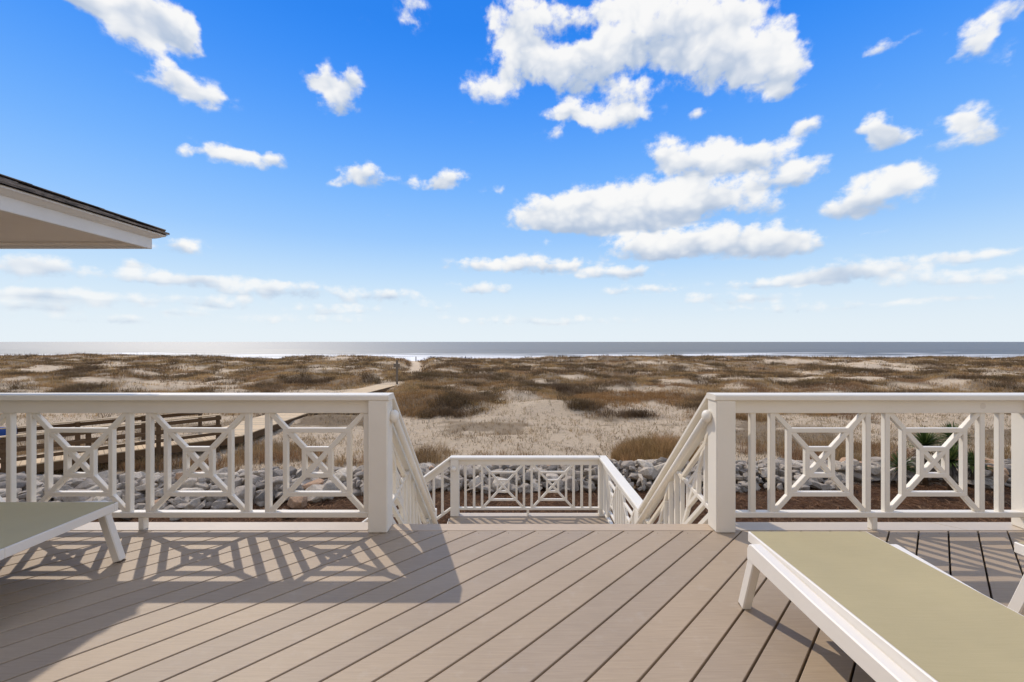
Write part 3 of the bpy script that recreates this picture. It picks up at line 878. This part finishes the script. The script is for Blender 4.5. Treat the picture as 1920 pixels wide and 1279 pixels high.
def lounger(label):
    """foot end centre at the origin, head towards -y"""
    r = empty('sun_lounger', (0, 0, 0), label, 'sun lounger', 'white framed sun loungers on the deck')
    h = W_ / 2
    fr = .026
    for s in (-1, 1):
        box('side_rail', (s * h - (fr if s > 0 else 0), -LN, HT - .05), (s * h + (fr if s < 0 else 0), 0, HT), MFRAME, r, e=.003)
    box('end_rail', (-h + fr, -fr, HT - .0495), (h - fr, 0, HT - .0005), MFRAME, r, e=.003)
    box('end_rail', (-h + fr, -LN, HT - .0495), (h - fr, -LN + fr, HT - .0005), MFRAME, r, e=.003)
    n = 12; m = 30; v = []
    for j in range(m + 1):
        for i in range(n + 1):
            x = -h + .008 + (W_ - .016) * i / n; y = -.006 - (LN - .012) * j / m
            sag = .010 * (1 - (2 * i / n - 1) ** 2) * (1 - (2 * j / m - 1) ** 8)
            v.append((x, y, HT + .0012 - sag))
    f = [(j * (n + 1) + i, j * (n + 1) + i + 1, (j + 1) * (n + 1) + i + 1, (j + 1) * (n + 1) + i) for j in range(m) for i in range(n)]
    o = len(v); v += [(p[0], p[1], p[2] - .002) for p in v]
    f += [tuple(q + o for q in reversed(t)) for t in f]
    mesh('sling', v, f, MSLING, r, smooth=True)
    for s in (-1, 1):
        xb = s * (h + .0265)
        # side beam with a softly rounded end, carried by two splayed legs
        prof = [(-.085, .272), (-.085, .325), (-.096, .348), (-.12, .361), (-.55, .340), (-1.75, .310), (-1.78, .300), (-1.78, .245), (-.55, .262)]
        vv = [(xb - .026, a, b) for a, b in prof] + [(xb + .026, a, b) for a, b in prof]
        k = len(prof)
        ff = [(i, (i + 1) % k, k + (i + 1) % k, k + i) for i in range(k)] + [tuple(range(k - 1, -1, -1)), tuple(range(k, 2 * k))]
        ob = mesh('side_beam', vv, ff, MFRAME, r)
        bm = bmesh.new(); bm.from_mesh(ob.data); bmesh.ops.recalc_face_normals(bm, faces=bm.faces)
        bmesh.ops.bevel(bm, geom=list(bm.edges), offset=.005, segments=1, affect='EDGES'); bm.to_mesh(ob.data); bm.free()
        bar('leg', (xb, -.115, .290), (xb, -.018, .004), .050, .044, (1, 0, 0), MFRAME, r, e=.005)
        bar('leg', (xb, -1.73, .285), (xb, -1.83, .004), .050, .044, (1, 0, 0), MFRAME, r, e=.005)
        for (yy) in (-.014, -1.834):
            box('foot_pad', (xb - .02, yy - .022, .0005), (xb + .02, yy + .018, .005), MJOIST, r, e=.001)
    for yy in (-.45, -1.1, -1.6):
        box('cross_bar', (-h + .004, yy - .015, .285), (h - .004, yy + .015, .314), MFRAME, r, e=.003)
    return r
def copy_tree(o, parent=None):
    c = o.copy(); COL.objects.link(c)
    if parent: c.parent = parent
    for ch in o.children: copy_tree(ch, c)
    return c
l1 = lounger('white lounger with olive sling in the right foreground, its foot end at the railing')
l2 = copy_tree(l1); l2['label'] = 'white lounger with olive sling at the left edge, lying sideways along the railing'
l3 = copy_tree(l1); l3['label'] = 'white lounger mostly cut off by the right edge, only foot corner and leg showing'
l1.location = (1.195 + W_ / 2, 2.163, 0)
l2.location = (-2.36, 2.56 - W_ / 2, 0); l2.rotation_euler = (0, 0, R(-90))
l3.location = (2.41 + W_ / 2, 2.05, 0)

# ------------------------------------------------------------------ boardwalk over the dunes
ZW = -2.37
bwk = empty('boardwalk', (-11.5, 17, G0), 'raised plank boardwalk crossing the dunes at left, dark timber rails', 'boardwalk')
A_in, A_out = Vector((-10.65, 16.9)), Vector((-12.45, 17.9))     # bend: near/right edge and far/left edge
dA = Vector((-4.3, -4.35)).normalized()                            # near section runs left and towards the house
nA = Vector((dA.y, -dA.x))
if nA.dot(A_out - A_in) < 0: nA = -nA
LA = 12.0; wA = 1.75
def plank(p, q, r, s_, z=ZW):
    poly = [(p.x, p.y), (q.x, q.y), (r.x, r.y), (s_.x, s_.y)]
    slab('plank', poly, z - .035, z + random.uniform(-.004, .004), MBOARD, bwk, ch=.004)
t = 0.0
while t < LA:
    a = A_in + dA * t; b = A_in + dA * (t + .135)
    plank(a, a + nA * wA, b + nA * wA, b); t += .142
yb = 17.05
while yb < 39.6:
    zz = ZW - .30 * max(0, (yb - 30) / 9.6)
    plank(Vector((-10.65, yb)), Vector((-10.65, yb + .135)), Vector((-12.55, yb + .135)), Vector((-12.55, yb)), zz); yb += .142
slab('plank', [(-10.65, 16.95), (-10.66, 17.04), (-12.55, 17.04), (-11.9, 18.1 - .95)], ZW - .035, ZW, MBOARD, bwk)
# stringers, joist posts and rails
def tim(name, p0, p1, w_, d_, nrm=(0, 0, 1)):
    return bar(name, p0, p1, w_, d_, nrm, MTIMBER, bwk, e=.006)
for off in (.03, wA - .03):
    a = A_in + nA * off; b = a + dA * LA
    tim('stringer', (a.x, a.y, ZW - .17), (b.x, b.y, ZW - .17), .05, .26)
for x in (-10.69, -12.5):
    tim('stringer', (x, 16.95, ZW - .17), (x, 30, ZW - .17), .05, .26)
    tim('stringer', (x, 30.05, ZW - .17), (x, 39.5, ZW - .47), .05, .26)
def rail_line(o0, u, n_posts, step, off_n, first=0.0):
    for k in range(n_posts):
        p = o0 + u * (first + k * step) + nA * off_n
        tim('rail_post', (p.x, p.y, G0 - .1), (p.x, p.y, ZW + .90), .10, .10, (0, 1, 0))
    a = o0 + u * (first - .1) + nA * off_n; b = o0 + u * (first + (n_posts - 1) * step + .1) + nA * off_n
    bar('hand_rail', (a.x, a.y, ZW + .92), (b.x, b.y, ZW + .92), .15, .04, (0, 0, 1), MBOARD, bwk)
    for zz, hh in ((.80, .13), (.50, .11), (.22, .11)):
        sgn = -1 if off_n < .5 else 1
        aa = a + nA * (.06 * sgn); bb = b + nA * (.06 * sgn)
        tim('side_rail', (aa.x, aa.y, ZW + zz), (bb.x, bb.y, ZW + zz), .04, hh)
rail_line(A_in, dA, 7, 1.75, -.07, first=.85)
rail_line(A_in, dA, 7, 1.75, wA + .07, first=1.1)
bw_towel_at = A_in + dA * 6.3 + nA * (wA + .16)
# blue cloth hung over the far rail
MBLUE = Mat('blue_cloth', .8).m
MBLUE.node_tree.nodes['Principled BSDF'].inputs['Base Color'].default_value = (.02, .06, .22, 1)
tw, tf = [], []
for j in range(9):
    for i in range(9):
        p = bw_towel_at - nA * .11 + dA * ((i - 4) * .08)
        tt = j / 8
        side = -.10 if j < 4 else .10
        zz = ZW + .955 - abs(j - 4) * .10 + .01 * math.sin(i * 1.7)
        q = p + nA * (side + (.0 if j != 4 else -side) + .015 * math.sin(i * 1.3 + j))
        tw.append((q.x, q.y, zz))
tf = [(j * 9 + i, j * 9 + i + 1, (j + 1) * 9 + i + 1, (j + 1) * 9 + i) for j in range(8) for i in range(8)]
tow = mesh('beach_towel', tw, tf, MBLUE, None, smooth=True)
tow.modifiers.new('thickness', 'SOLIDIFY').thickness = .008
tag(tow, 'blue cloth hung over the boardwalk rail at the far left edge', 'towel')

# ------------------------------------------------------------------ marker posts by the beach path
def marker(name, base, h, r, label, box_on):
    root = empty(name, base, label, 'post')
    x, y, z = base
    box('post', (x - r, y - r, z - .3), (x + r, y + r, z + h), MPOSTG, root, e=.01)
    if box_on:
        box('sign_board', (x - .30, y - r - .03, z + h - .62), (x + .30, y - r - .002, z + h - .28), MPOSTG, root)
        box('post_cap', (x - r - .03, y - r - .03, z + h), (x + r + .03, y + r + .03, z + h + .05), MPOSTG, root)
    return root
mx, my = -11.05, 41.0
marker('marker_post', (mx, my, float(height(mx, my))), 2.25, .085, 'grey marker post with a small board where the boardwalk ends', True)
mx, my = -22.4, 99.5
marker('marker_post', (mx, my, float(height(mx, my))), 1.15, .09, 'short dark post beside the gap in the far dune', False)

# ------------------------------------------------------------------ distant person at the waterline
def person(base, rot, label):
    root = empty('person', base, label, 'person')
    J = {'pel': (0, 0, .93), 'che': (0, .01, 1.30), 'nec': (0, .01, 1.47), 'hd1': (0, .02, 1.58), 'hd2': (0, .02, 1.70),
         'shl': (-.17, .01, 1.41), 'ell': (-.24, .0, 1.13), 'wrl': (-.23, .08, .90), 'fil': (-.22, .10, .80),
         'shr': (.17, .01, 1.41), 'elr': (.25, .0, 1.14), 'wrr': (.26, .07, .90), 'fir': (.25, .09, .80),
         'hil': (-.10, 0, .88), 'knl': (-.11, .03, .50), 'anl': (-.12, 0, .09), 'tol': (-.13, .15, .03),
         'hir': (.10, 0, .88), 'knr': (.12, .05, .49), 'anr': (.14, .02, .09), 'tor': (.15, .17, .03)}
    E_ = [('pel', 'che'), ('che', 'nec'), ('nec', 'hd1'), ('hd1', 'hd2'), ('che', 'shl'), ('shl', 'ell'), ('ell', 'wrl'), ('wrl', 'fil'),
          ('che', 'shr'), ('shr', 'elr'), ('elr', 'wrr'), ('wrr', 'fir'), ('pel', 'hil'), ('hil', 'knl'), ('knl', 'anl'), ('anl', 'tol'),
          ('pel', 'hir'), ('hir', 'knr'), ('knr', 'anr'), ('anr', 'tor')]
    rad = {'pel': .14, 'che': .15, 'nec': .055, 'hd1': .085, 'hd2': .085, 'sh': .065, 'el': .042, 'wr': .032, 'fi': .026, 'hi': .095, 'kn': .06, 'an': .042, 'to': .035}
    cs, sn = math.cos(rot), math.sin(rot)
    def build(name, names, edges, grow, mat):
        idx = {n: i for i, n in enumerate(names)}
        vs = []
        for n in names:
            a = J[n]; vs.append((base[0] + a[0] * cs - a[1] * sn, base[1] + a[0] * sn + a[1] * cs, base[2] + a[2]))
        me = bpy.data.meshes.new(name); me.from_pydata(vs, [(idx[a], idx[b]) for a, b in edges], [])
        o = link(name, me, root, mat)
        sk = o.modifiers.new('skin', 'SKIN'); sk.use_smooth_shade = True
        for n, sv in zip(names, me.skin_vertices[0].data):
            r_ = rad.get(n, rad.get(n[:2], .05)) + grow
            sv.radius = (r_, r_ * .85)
        me.skin_vertices[0].data[0].use_root = True
        o.modifiers.new('sub', 'SUBSURF').levels = 1
        return o
    m1 = Mat('skin', .6).m; m1.node_tree.nodes['Principled BSDF'].inputs['Base Color'].default_value = (.38, .22, .15, 1)
    m2 = Mat('dark_clothing', .9).m; m2.node_tree.nodes['Principled BSDF'].inputs['Base Color'].default_value = (.05, .05, .065, 1)
    b = build('body', list(J), E_, 0, m1)
    nm = ['pel', 'che', 'nec', 'shl', 'ell', 'shr', 'elr']
    build('shirt', nm, [e for e in E_ if e[0] in nm and e[1] in nm], .022, m2)
    nm = ['pel', 'hil', 'knl', 'anl', 'hir', 'knr', 'anr']
    build('trousers', nm, [e for e in E_ if e[0] in nm and e[1] in nm], .022, m2)
    ball('hair', (base[0], base[1], base[2] + 1.69), .105, m2, root, (1, 1.05, .95))
    return root
pX, pY = (873 - 960) / F * 151.0, 151.0
person((pX, pY, float(height(pX, pY))), R(20), 'tiny dark figure of a person standing at the water\'s edge')

# ------------------------------------------------------------------ rocks
def rock_material():
    M = Mat('riprap_granite', .85, .25)
    v = M.coord('Object')
    c = M.N.new('ShaderNodeObjectInfo').outputs['Color']
    n = M.noise(v, 4, 6, .65); n2 = M.noise(v, 22, 5, .7)
    c = M.mix(c, M.ramp(n, [(.3, (.72,) * 3), (.65, (1.2, 1.19, 1.17))]), 1.0, 'MULTIPLY')
    c = M.mix(c, (.62, .54, .44), M.ramp(n2, [(.55, (0,) * 3), (.75, (.6,) * 3)]))
    M.color(c); M.bump(M.math('ADD', n, M.math('MULTIPLY', n2, .6)), .7, .04)
    return M.m
MROCK = rock_material()
rock_meshes = []
for k in range(14):
    rk = random.Random(100 + k)
    bm = bmesh.new()
    ex = (rk.uniform(.75, 1.25), rk.uniform(.65, 1.0), rk.uniform(.38, .75))
    vs = []
    for i in range(rk.randint(11, 17)):
        d = Vector((rk.gauss(0, 1), rk.gauss(0, 1), rk.gauss(0, 1))).normalized() * rk.uniform(.85, 1.08)
        d = Vector([math.copysign(abs(c) ** .75, c) for c in d])
        vs.append(bm.verts.new((d.x * ex[0], d.y * ex[1], d.z * ex[2])))
    bmesh.ops.convex_hull(bm, input=vs)
    for v in [v for v in bm.verts if not v.link_faces]: bm.verts.remove(v)
    bmesh.ops.dissolve_limit(bm, angle_limit=R(14), verts=bm.verts, edges=bm.edges)
    bmesh.ops.bevel(bm, geom=list(bm.edges), offset=.045, segments=1, affect='EDGES', clamp_overlap=True)
    bmesh.ops.triangulate(bm, faces=bm.faces)
    me = bpy.data.meshes.new('rock'); bm.to_mesh(me); bm.free(); me.materials.append(MROCK)
    rock_meshes.append(me)
BX = [-26, -16, -12, -8, -4.6, -3, 0, 3, 8, 14, 22]; BYv = [10.6, 11.0, 11.2, 11.9, 12.5, 12.9, 12.9, 13.0, 13.1, 13.2, 13.2]
BWv = [1.7, 1.6, 1.5, 1.3, 1.0, .8, .9, 1.0, 1.0, .95, 1.1]; BHv = [.32, .36, .36, .34, .27, .24, .34, .40, .38, .34, .36]
ROCKC = [('pale grey', (.52, .44, .345)), ('grey', (.375, .315, .252)), ('dark grey', (.22, .188, .155)), ('rusty tan', (.48, .30, .18)), ('off white', (.62, .53, .415))]
cand = []
rk = random.Random(5)
for (sz0, sz1, n, lay) in ((.15, .28, 1200, 0), (.14, .36, 700, 1), (.09, .19, 900, 2)):
    tries = 0; got = []
    while len(got) < n and tries < 30000:
        tries += 1
        x = rk.uniform(-22, 21); c_ = np.interp(x, BX, BYv); w_ = np.interp(x, BX, BWv); h_ = np.interp(x, BX, BHv)
        t = rk.uniform(-1, 1); y = c_ + t * w_
        s_ = rk.uniform(sz0, sz1) * (1.12 if x < -3 else 1.0)
        if any((x - a) ** 2 + (y - b) ** 2 < (.60 * (s_ + d)) ** 2 for a, b, d in got[-260:]): continue
        if x > 9.6 and x < 13.4 and y < 12.75: continue
        got.append((x, y, s_))
        prof = max(0, 1 - t * t)
        z = G0 + s_ * .25 + (h_ * prof * (.45 if lay == 0 else .95) + (.06 if lay == 2 else 0)) * (1 if lay else .8)
        cand.append((x, y, z, s_, lay))
for (ax_, ay_, s_) in ((558, 944, .30), (700, 918, .22), (330, 968, .22), (230, 968, .26), (540, 962, .2), (1268, 925, .2)):
    X, Y, _ = px(ax_, ay_, G0 + .1); cand.append((X, Y, G0 + .12, s_, 3))
vis = []
for c in cand:
    ppx = 960 + F * c[0] / c[1]
    score = c[3] * (1.6 if c[4] in (1, 3) else 1.0) * (1 if -30 < ppx < 1950 else .2) + (c[2] - G0) * .3
    vis.append(score)
order = np.argsort(-np.array(vis))
rest_v, rest_f = [], []
for i, j in enumerate(order):
    x, y, z, s_, lay = cand[j]
    me = rk.choice(rock_meshes)
    rot = Matrix.Rotation(rk.uniform(0, 6.28), 4, 'Z') @ Matrix.Rotation(rk.uniform(-.35, .35), 4, 'X') @ Matrix.Rotation(rk.uniform(-.3, .3), 4, 'Y')
    sc3 = (s_, s_ * rk.uniform(.8, 1.1), s_ * rk.uniform(.8, 1.1))
    if i < 300:
        o = bpy.data.objects.new('rock', me); COL.objects.link(o)
        o.matrix_world = Matrix.Translation((x, y, z)) @ rot @ Matrix.Diagonal((*sc3, 1))
        kind_, c_ = rk.choices(ROCKC, weights=[3, 3, 3, 1, 2])[0]
        v_ = rk.uniform(.85, 1.12); o.color = (c_[0] * v_, c_[1] * v_, c_[2] * v_, 1)
        u_ = 960 + F * x / y
        wh = ('behind the left railing' if u_ < 735 else 'behind the landing railing' if u_ < 1130 else 'between the stair railings' if u_ < 1330
              else 'behind the right railing')
        size_ = 'large' if s_ > .33 else 'small' if s_ < .22 else 'medium'
        hor = 'near the top' if z > G0 + .36 else 'low' if y < np.interp(x, BX, BYv) else 'at the back'
        if lay == 3: tag(o, 'stray %s %s boulder lying on pine straw %s' % (size_, kind_, wh), 'rock', 'stray boulders')
        else: tag(o, '%s %s boulder %s of the rock bank %s' % (size_, kind_, hor, wh) if hor != 'low' else '%s %s boulder at the foot of the rock bank %s' % (size_, kind_, wh), 'rock', 'rock bank boulders')
    else:
        m = Matrix.Translation((x, y, z)) @ rot @ Matrix.Diagonal((*sc3, 1))
        o = len(rest_v); rest_v += [m @ v.co for v in me.vertices]; rest_f += [tuple(q + o for q in p.vertices) for p in me.polygons]
ro = mesh('rock_fill', rest_v, rest_f, MROCK); ro.color = (.36, .305, .245, 1); ro['kind'] = 'stuff'; tag(ro, 'smaller grey rocks filling the rock bank', 'rocks')

# ------------------------------------------------------------------ vegetation helpers
def leaf_material(name, trans=.35, rough=.75):
    M = Mat(name, rough, .15)
    c = M.attr('tint')
    M.color(c)
    tr = M.N.new('ShaderNodeBsdfTranslucent'); M.L.new(c, tr.inputs['Color'])
    mx_ = M.N.new('ShaderNodeMixShader'); mx_.inputs[0].default_value = trans
    M.L.new(M.b.outputs[0], mx_.inputs[1]); M.L.new(tr.outputs[0], mx_.inputs[2])
    M.L.new(mx_.outputs[0], M.N['Material Output'].inputs['Surface'])
    return M.m
MGRASS = leaf_material('dry_dune_grass')
def tufts(name, x, y, hgt, spread, wid, nbl, col, mat, label, cat, lean=.5, zoff=0):
    """nbl blades per tuft, each blade a bent strip of two triangles ending in a point"""
    n = len(x); z = height(x, y) + zoff
    X = np.repeat(x, nbl); Y = np.repeat(y, nbl); Z = np.repeat(z, nbl)
    H = np.repeat(hgt, nbl) * rng.uniform(.55, 1.1, n * nbl); W = np.repeat(wid, nbl) * rng.uniform(.6, 1.2, n * nbl)
    SP = np.repeat(spread, nbl)
    ang = rng.uniform(0, 2 * math.pi, n * nbl); rad_ = SP * np.sqrt(rng.uniform(0, 1, n * nbl))
    bx = X + rad_ * np.cos(ang); by = Y + rad_ * np.sin(ang)
    a2 = ang + rng.normal(0, .7, n * nbl); ln = lean * rng.uniform(.2, 1.2, n * nbl) * H
    fa_ = rng.uniform(0, math.pi, n * nbl)
    wx = np.cos(fa_) * W / 2; wy = np.sin(fa_) * W / 2
    mxx = bx + np.cos(a2) * ln * .35; myy = by + np.sin(a2) * ln * .35
    txx = bx + np.cos(a2) * ln; tyy = by + np.sin(a2) * ln
    v = np.stack([np.stack([bx - wx, by - wy, Z - .04], -1), np.stack([bx + wx, by + wy, Z - .04], -1),
                  np.stack([mxx + wx * .8, myy + wy * .8, Z + H * .6], -1), np.stack([mxx - wx * .8, myy - wy * .8, Z + H * .6], -1),
                  np.stack([txx, tyy, Z + H * (1 - .25 * lean)], -1)], 1).reshape(-1, 3)
    i = np.arange(n * nbl)[:, None] * 5
    q = np.concatenate([i + [0, 1, 2], i + [0, 2, 3], i + [3, 2, 4]], 0)
    c = np.repeat(col * rng.uniform(.62, 1.42, (n, 1)), nbl, 0) * rng.uniform(.75, 1.25, (n * nbl, 1))
    c = np.repeat(c, 5, 0)
    o = np_mesh(name, v, q, mat, {'tint': np.clip(c, 0, 1)})
    o['kind'] = 'stuff'; tag(o, label, cat)
    return o
def screen_points(n, y0, y1, umax=1.42, power=1.0):
    t = rng.uniform(0, 1, n)
    y = 1 / ((1 - t) / y0 ** power + t / y1 ** power) ** (1 / power)
    return rng.uniform(-umax, umax, n) * y, y
def palette(x, y, cols, seed, sc):
    t = np.clip((fbm(x / sc, y / sc, seed, 3) - .22) / .56, 0, .999) * (len(cols) - 1)
    cols = np.array(cols); k = t.astype(int); f = (t - k)[:, None]
    return cols[k] * (1 - f) + cols[k + 1] * f

# dune cover, thick on the hummocks
x1, y1_ = screen_points(105000, 23, 113, power=.45)
v1 = veg_mask(x1, y1_, height(x1, y1_))
k = rng.uniform(0, 1, len(x1)) < v1
x1, y1_ = x1[k], y1_[k]
dark = fbm(x1 / 3.2, y1_ / 2.2, 301, 3)
isd = (dark > .56)
col = palette(x1, y1_, [(.245, .145, .062), (.41, .25, .11), (.31, .205, .085), (.50, .32, .145), (.30, .175, .088)], 333, 6)
sc_ = np.clip(y1_ / 45.0, .75, 2.0)
rp = np.hypot((960 + F * x1 / y1_ - 1190) / 120, (641 + F * (CZ - height(x1, y1_)) / y1_ - 747) / 11) + .5 * (fbm(x1, y1_, 345, 2) - .5)
col = np.where((rp < 1)[:, None], np.array((.33, .185, .075)), col); isd &= ~(rp < 1)
kg = ~isd
tufts('dune_grass', x1[kg], y1_[kg], .36 * sc_[kg] ** .35 * rng.uniform(.7, 1.3, kg.sum()), .26 * sc_[kg], .020 * sc_[kg] ** 1.2, 8, col[kg], MGRASS,
      'dry tan grass covering the dunes', 'dune grass', lean=.8)
cold = palette(x1[isd], y1_[isd], [(.12, .077, .044), (.18, .117, .063), (.15, .102, .05), (.23, .147, .08)], 339, 3)
tufts('dune_scrub', x1[isd], y1_[isd], 0.56 * sc_[isd] ** .3 * rng.uniform(.7, 1.25, isd.sum()), .34 * sc_[isd], .026 * sc_[isd] ** 1.2, 10, cold, MGRASS,
      'darker brown scrub clumped on the dune mounds', 'dune scrub', lean=1.1)
# sea oats on the far crest
xs_, ys_ = rng.uniform(-150, 150, 2600), rng.uniform(93, 106, 2600)
kk = path_dist(xs_, ys_) > 2
tufts('sea_oats', xs_[kk], ys_[kk], rng.uniform(.6, 1.25, kk.sum()), np.full(kk.sum(), .1), np.full(kk.sum(), .04), 1, np.tile((.16, .12, .075), (kk.sum(), 1)), MGRASS,
      'thin sea oat stalks standing up along the far dune crest', 'sea oats', lean=.15)
# stubble and twigs on the flat sand
xs_, ys_ = screen_points(24000, 13.6, 38, power=.8)
kk = (rng.uniform(0, 1, len(xs_)) < .35 + .65 * sst(.42, .62, fbm(xs_ / 2.5, ys_ / 1.5, 401, 3))) & ~((xs_ > -13) & (xs_ < -10.4) & (ys_ > 15))
xs_, ys_ = xs_[kk], ys_[kk]
tufts('sand_stubble', xs_, ys_, rng.uniform(.05, .24, len(xs_)) * rng.choice([.6, 1, 1.6], len(xs_)), np.full(len(xs_), .09), np.full(len(xs_), .015), 5,
      palette(xs_, ys_, [(.24, .16, .085), (.40, .29, .165), (.21, .145, .08)], 411, 2), MGRASS, 'short dry stubble scattered over the flat sand', 'stubble', lean=1.3)
# taller dry grass just behind the rock bank
xs_, ys_ = screen_points(7000, 13.9, 17.5, power=1)
vv_ = veg_mask(xs_, ys_, height(xs_, ys_)); kk = rng.uniform(0, 1, len(xs_)) < vv_ * .9
kk &= ~((xs_ > -13) & (xs_ < -10.4) & (ys_ > 15.5))
tufts('dry_grass', xs_[kk], ys_[kk], rng.uniform(.25, .55, kk.sum()), np.full(kk.sum(), .16), np.full(kk.sum(), .011), 9,
      palette(xs_[kk], ys_[kk], [(.26, .165, .08), (.36, .24, .115), (.28, .15, .075)], 421, 1.5), MGRASS, 'dry brown grass growing just behind the rock bank', 'dry grass', lean=.6)
cx, cy, _ = px(1238, 868, G0)
n = 1300
a_ = rng.uniform(0, 6.283, n); r_ = np.sqrt(rng.uniform(0, 1, n))
xs_, ys_ = cx + np.cos(a_) * r_ * 1.6, cy + np.sin(a_) * r_ * 1.5
tufts('grass_clump', xs_, ys_, rng.uniform(.55, 1.2, n) * (1.15 - .6 * r_), np.full(n, .13), np.full(n, .012), 9,
      palette(xs_, ys_, [(.34, .195, .085), (.44, .27, .12), (.31, .20, .085), (.46, .27, .13)], 431, .8), MGRASS, 'tall clump of tawny grass behind the rocks near the right stair rail', 'grass clump', lean=.55)
# pine straw needles on the mulch
n = 70000
ys_ = rng.uniform(6.2, 12.9, n); xs_ = rng.uniform(-1.35, 1.35, n) * ys_
zs_ = height(xs_, ys_) + rng.uniform(.004, .03, n)
th = rng.uniform(0, math.pi, n); ln_ = rng.uniform(.06, .16, n); wd = rng.uniform(.006, .016, n)
dx, dy = np.cos(th) * ln_, np.sin(th) * ln_
v = np.stack([np.stack([xs_ - dx, ys_ - dy, zs_], -1), np.stack([xs_ + dx, ys_ + dy, zs_ + rng.uniform(-.01, .04, n)], -1), np.stack([xs_ - dy / ln_ * wd, ys_ + dx / ln_ * wd, zs_ + .012], -1)], 1).reshape(-1, 3)
col = np.repeat(palette(xs_, ys_, [(.22, .11, .055), (.30, .165, .085), (.16, .075, .04), (.36, .22, .12)], 441, .3) * rng.uniform(.6, 1.3, (n, 1)), 3, 0)
ps = np_mesh('pine_straw', v, np.arange(3 * n).reshape(-1, 3), MGRASS, {'tint': np.clip(col, 0, 1)})
ps['kind'] = 'stuff'; tag(ps, 'reddish brown pine straw spread between the house and the rocks', 'pine straw')

# ------------------------------------------------------------------ yuccas by the right railing
MYUC = leaf_material('yucca_leaf', .2, .5)
def yucca(X, Y, hz_, R_, nleaf, label):
    z0 = float(height(X, Y))
    root = empty('yucca_plant', (X, Y, z0), label, 'yucca', 'yuccas beyond the right railing')
    tube('trunk', (X, Y, z0 - .1), (X, Y, z0 + hz_), .07, .055, MTIMBER, root, 8)
    def crown(name, cnt, lo, hi, zc, Rr, cols, wdt, droop):
        v, f, cl = [], [], []
        for i in range(cnt):
            a = random.uniform(0, 6.283); e = R(random.uniform(lo, hi)); L_ = Rr * random.uniform(.75, 1.1)
            d = Vector((math.cos(a) * math.cos(e), math.sin(a) * math.cos(e), math.sin(e)))
            s_ = Vector((-math.sin(a), math.cos(a), 0)); p = Vector((X, Y, zc))
            o = len(v); w_ = wdt * random.uniform(.8, 1.2)
            m = p + d * L_ * .5; t_ = p + d * L_ + Vector((0, 0, -droop * L_))
            v += [p - s_ * w_ * .6, p + s_ * w_ * .6, m + s_ * w_, m - s_ * w_, t_, m + Vector((0, 0, -.4 * w_))]
            f += [(o, o + 1, o + 5), (o + 1, o + 2, o + 5), (o, o + 5, o + 3), (o + 2, o + 4, o + 5), (o + 4, o + 3, o + 5)]
            c = np.array(random.choice(cols)) * random.uniform(.75, 1.25)
            cl += [c] * 6
        ob = np_mesh_poly(name, v, f, MYUC, np.array(cl), root)
        return ob
    crown('leaf_crown', nleaf, -15, 80, z0 + hz_, R_, [(.065, .10, .025), (.095, .135, .035), (.14, .165, .05)], .019, .08)['kind'] = 'stuff'
    crown('dead_leaf_skirt', nleaf // 2, -80, -35, z0 + hz_, min(R_, hz_ + .05), [(.16, .13, .10), (.22, .18, .14), (.11, .09, .075)], .012, .05)['kind'] = 'stuff'
    return root
def np_mesh_poly(name, v, f, mat, tint, parent):
    o = mesh(name, v, f, mat, parent)
    at = o.data.color_attributes.new('tint', 'FLOAT_COLOR', 'POINT')
    c = np.ones((len(v), 4), np.float32); c[:, :3] = np.clip(tint, 0, 1)
    at.data.foreach_set('color', c.ravel())
    return o
for (ax_, ay_, yy, rr2, nl, lab) in ((1688, 874, 12.2, .42, 110, 'low spiky green yucca, leftmost of the group behind the right railing'),
                                   (1735, 834, 12.5, .50, 130, 'taller spiky yucca with bleached leaves, second from left behind the right railing'),
                                   (1786, 822, 12.9, .48, 130, 'tallest dark green yucca at the back of the group behind the right railing'),
                                   (1782, 864, 12.0, .50, 140, 'dense green yucca in the middle front of the group over grey dead leaves'),
                                   (1826, 872, 12.4, .42, 110, 'dark yucca at the right end of the group beside the rocks')):
    X = (ax_ - 960) / F * yy; zc = CZ - (ay_ - 641) * yy / F
    yucca(X, yy, zc - G0, rr2 * 1.2, int(nl * 1.5), lab)
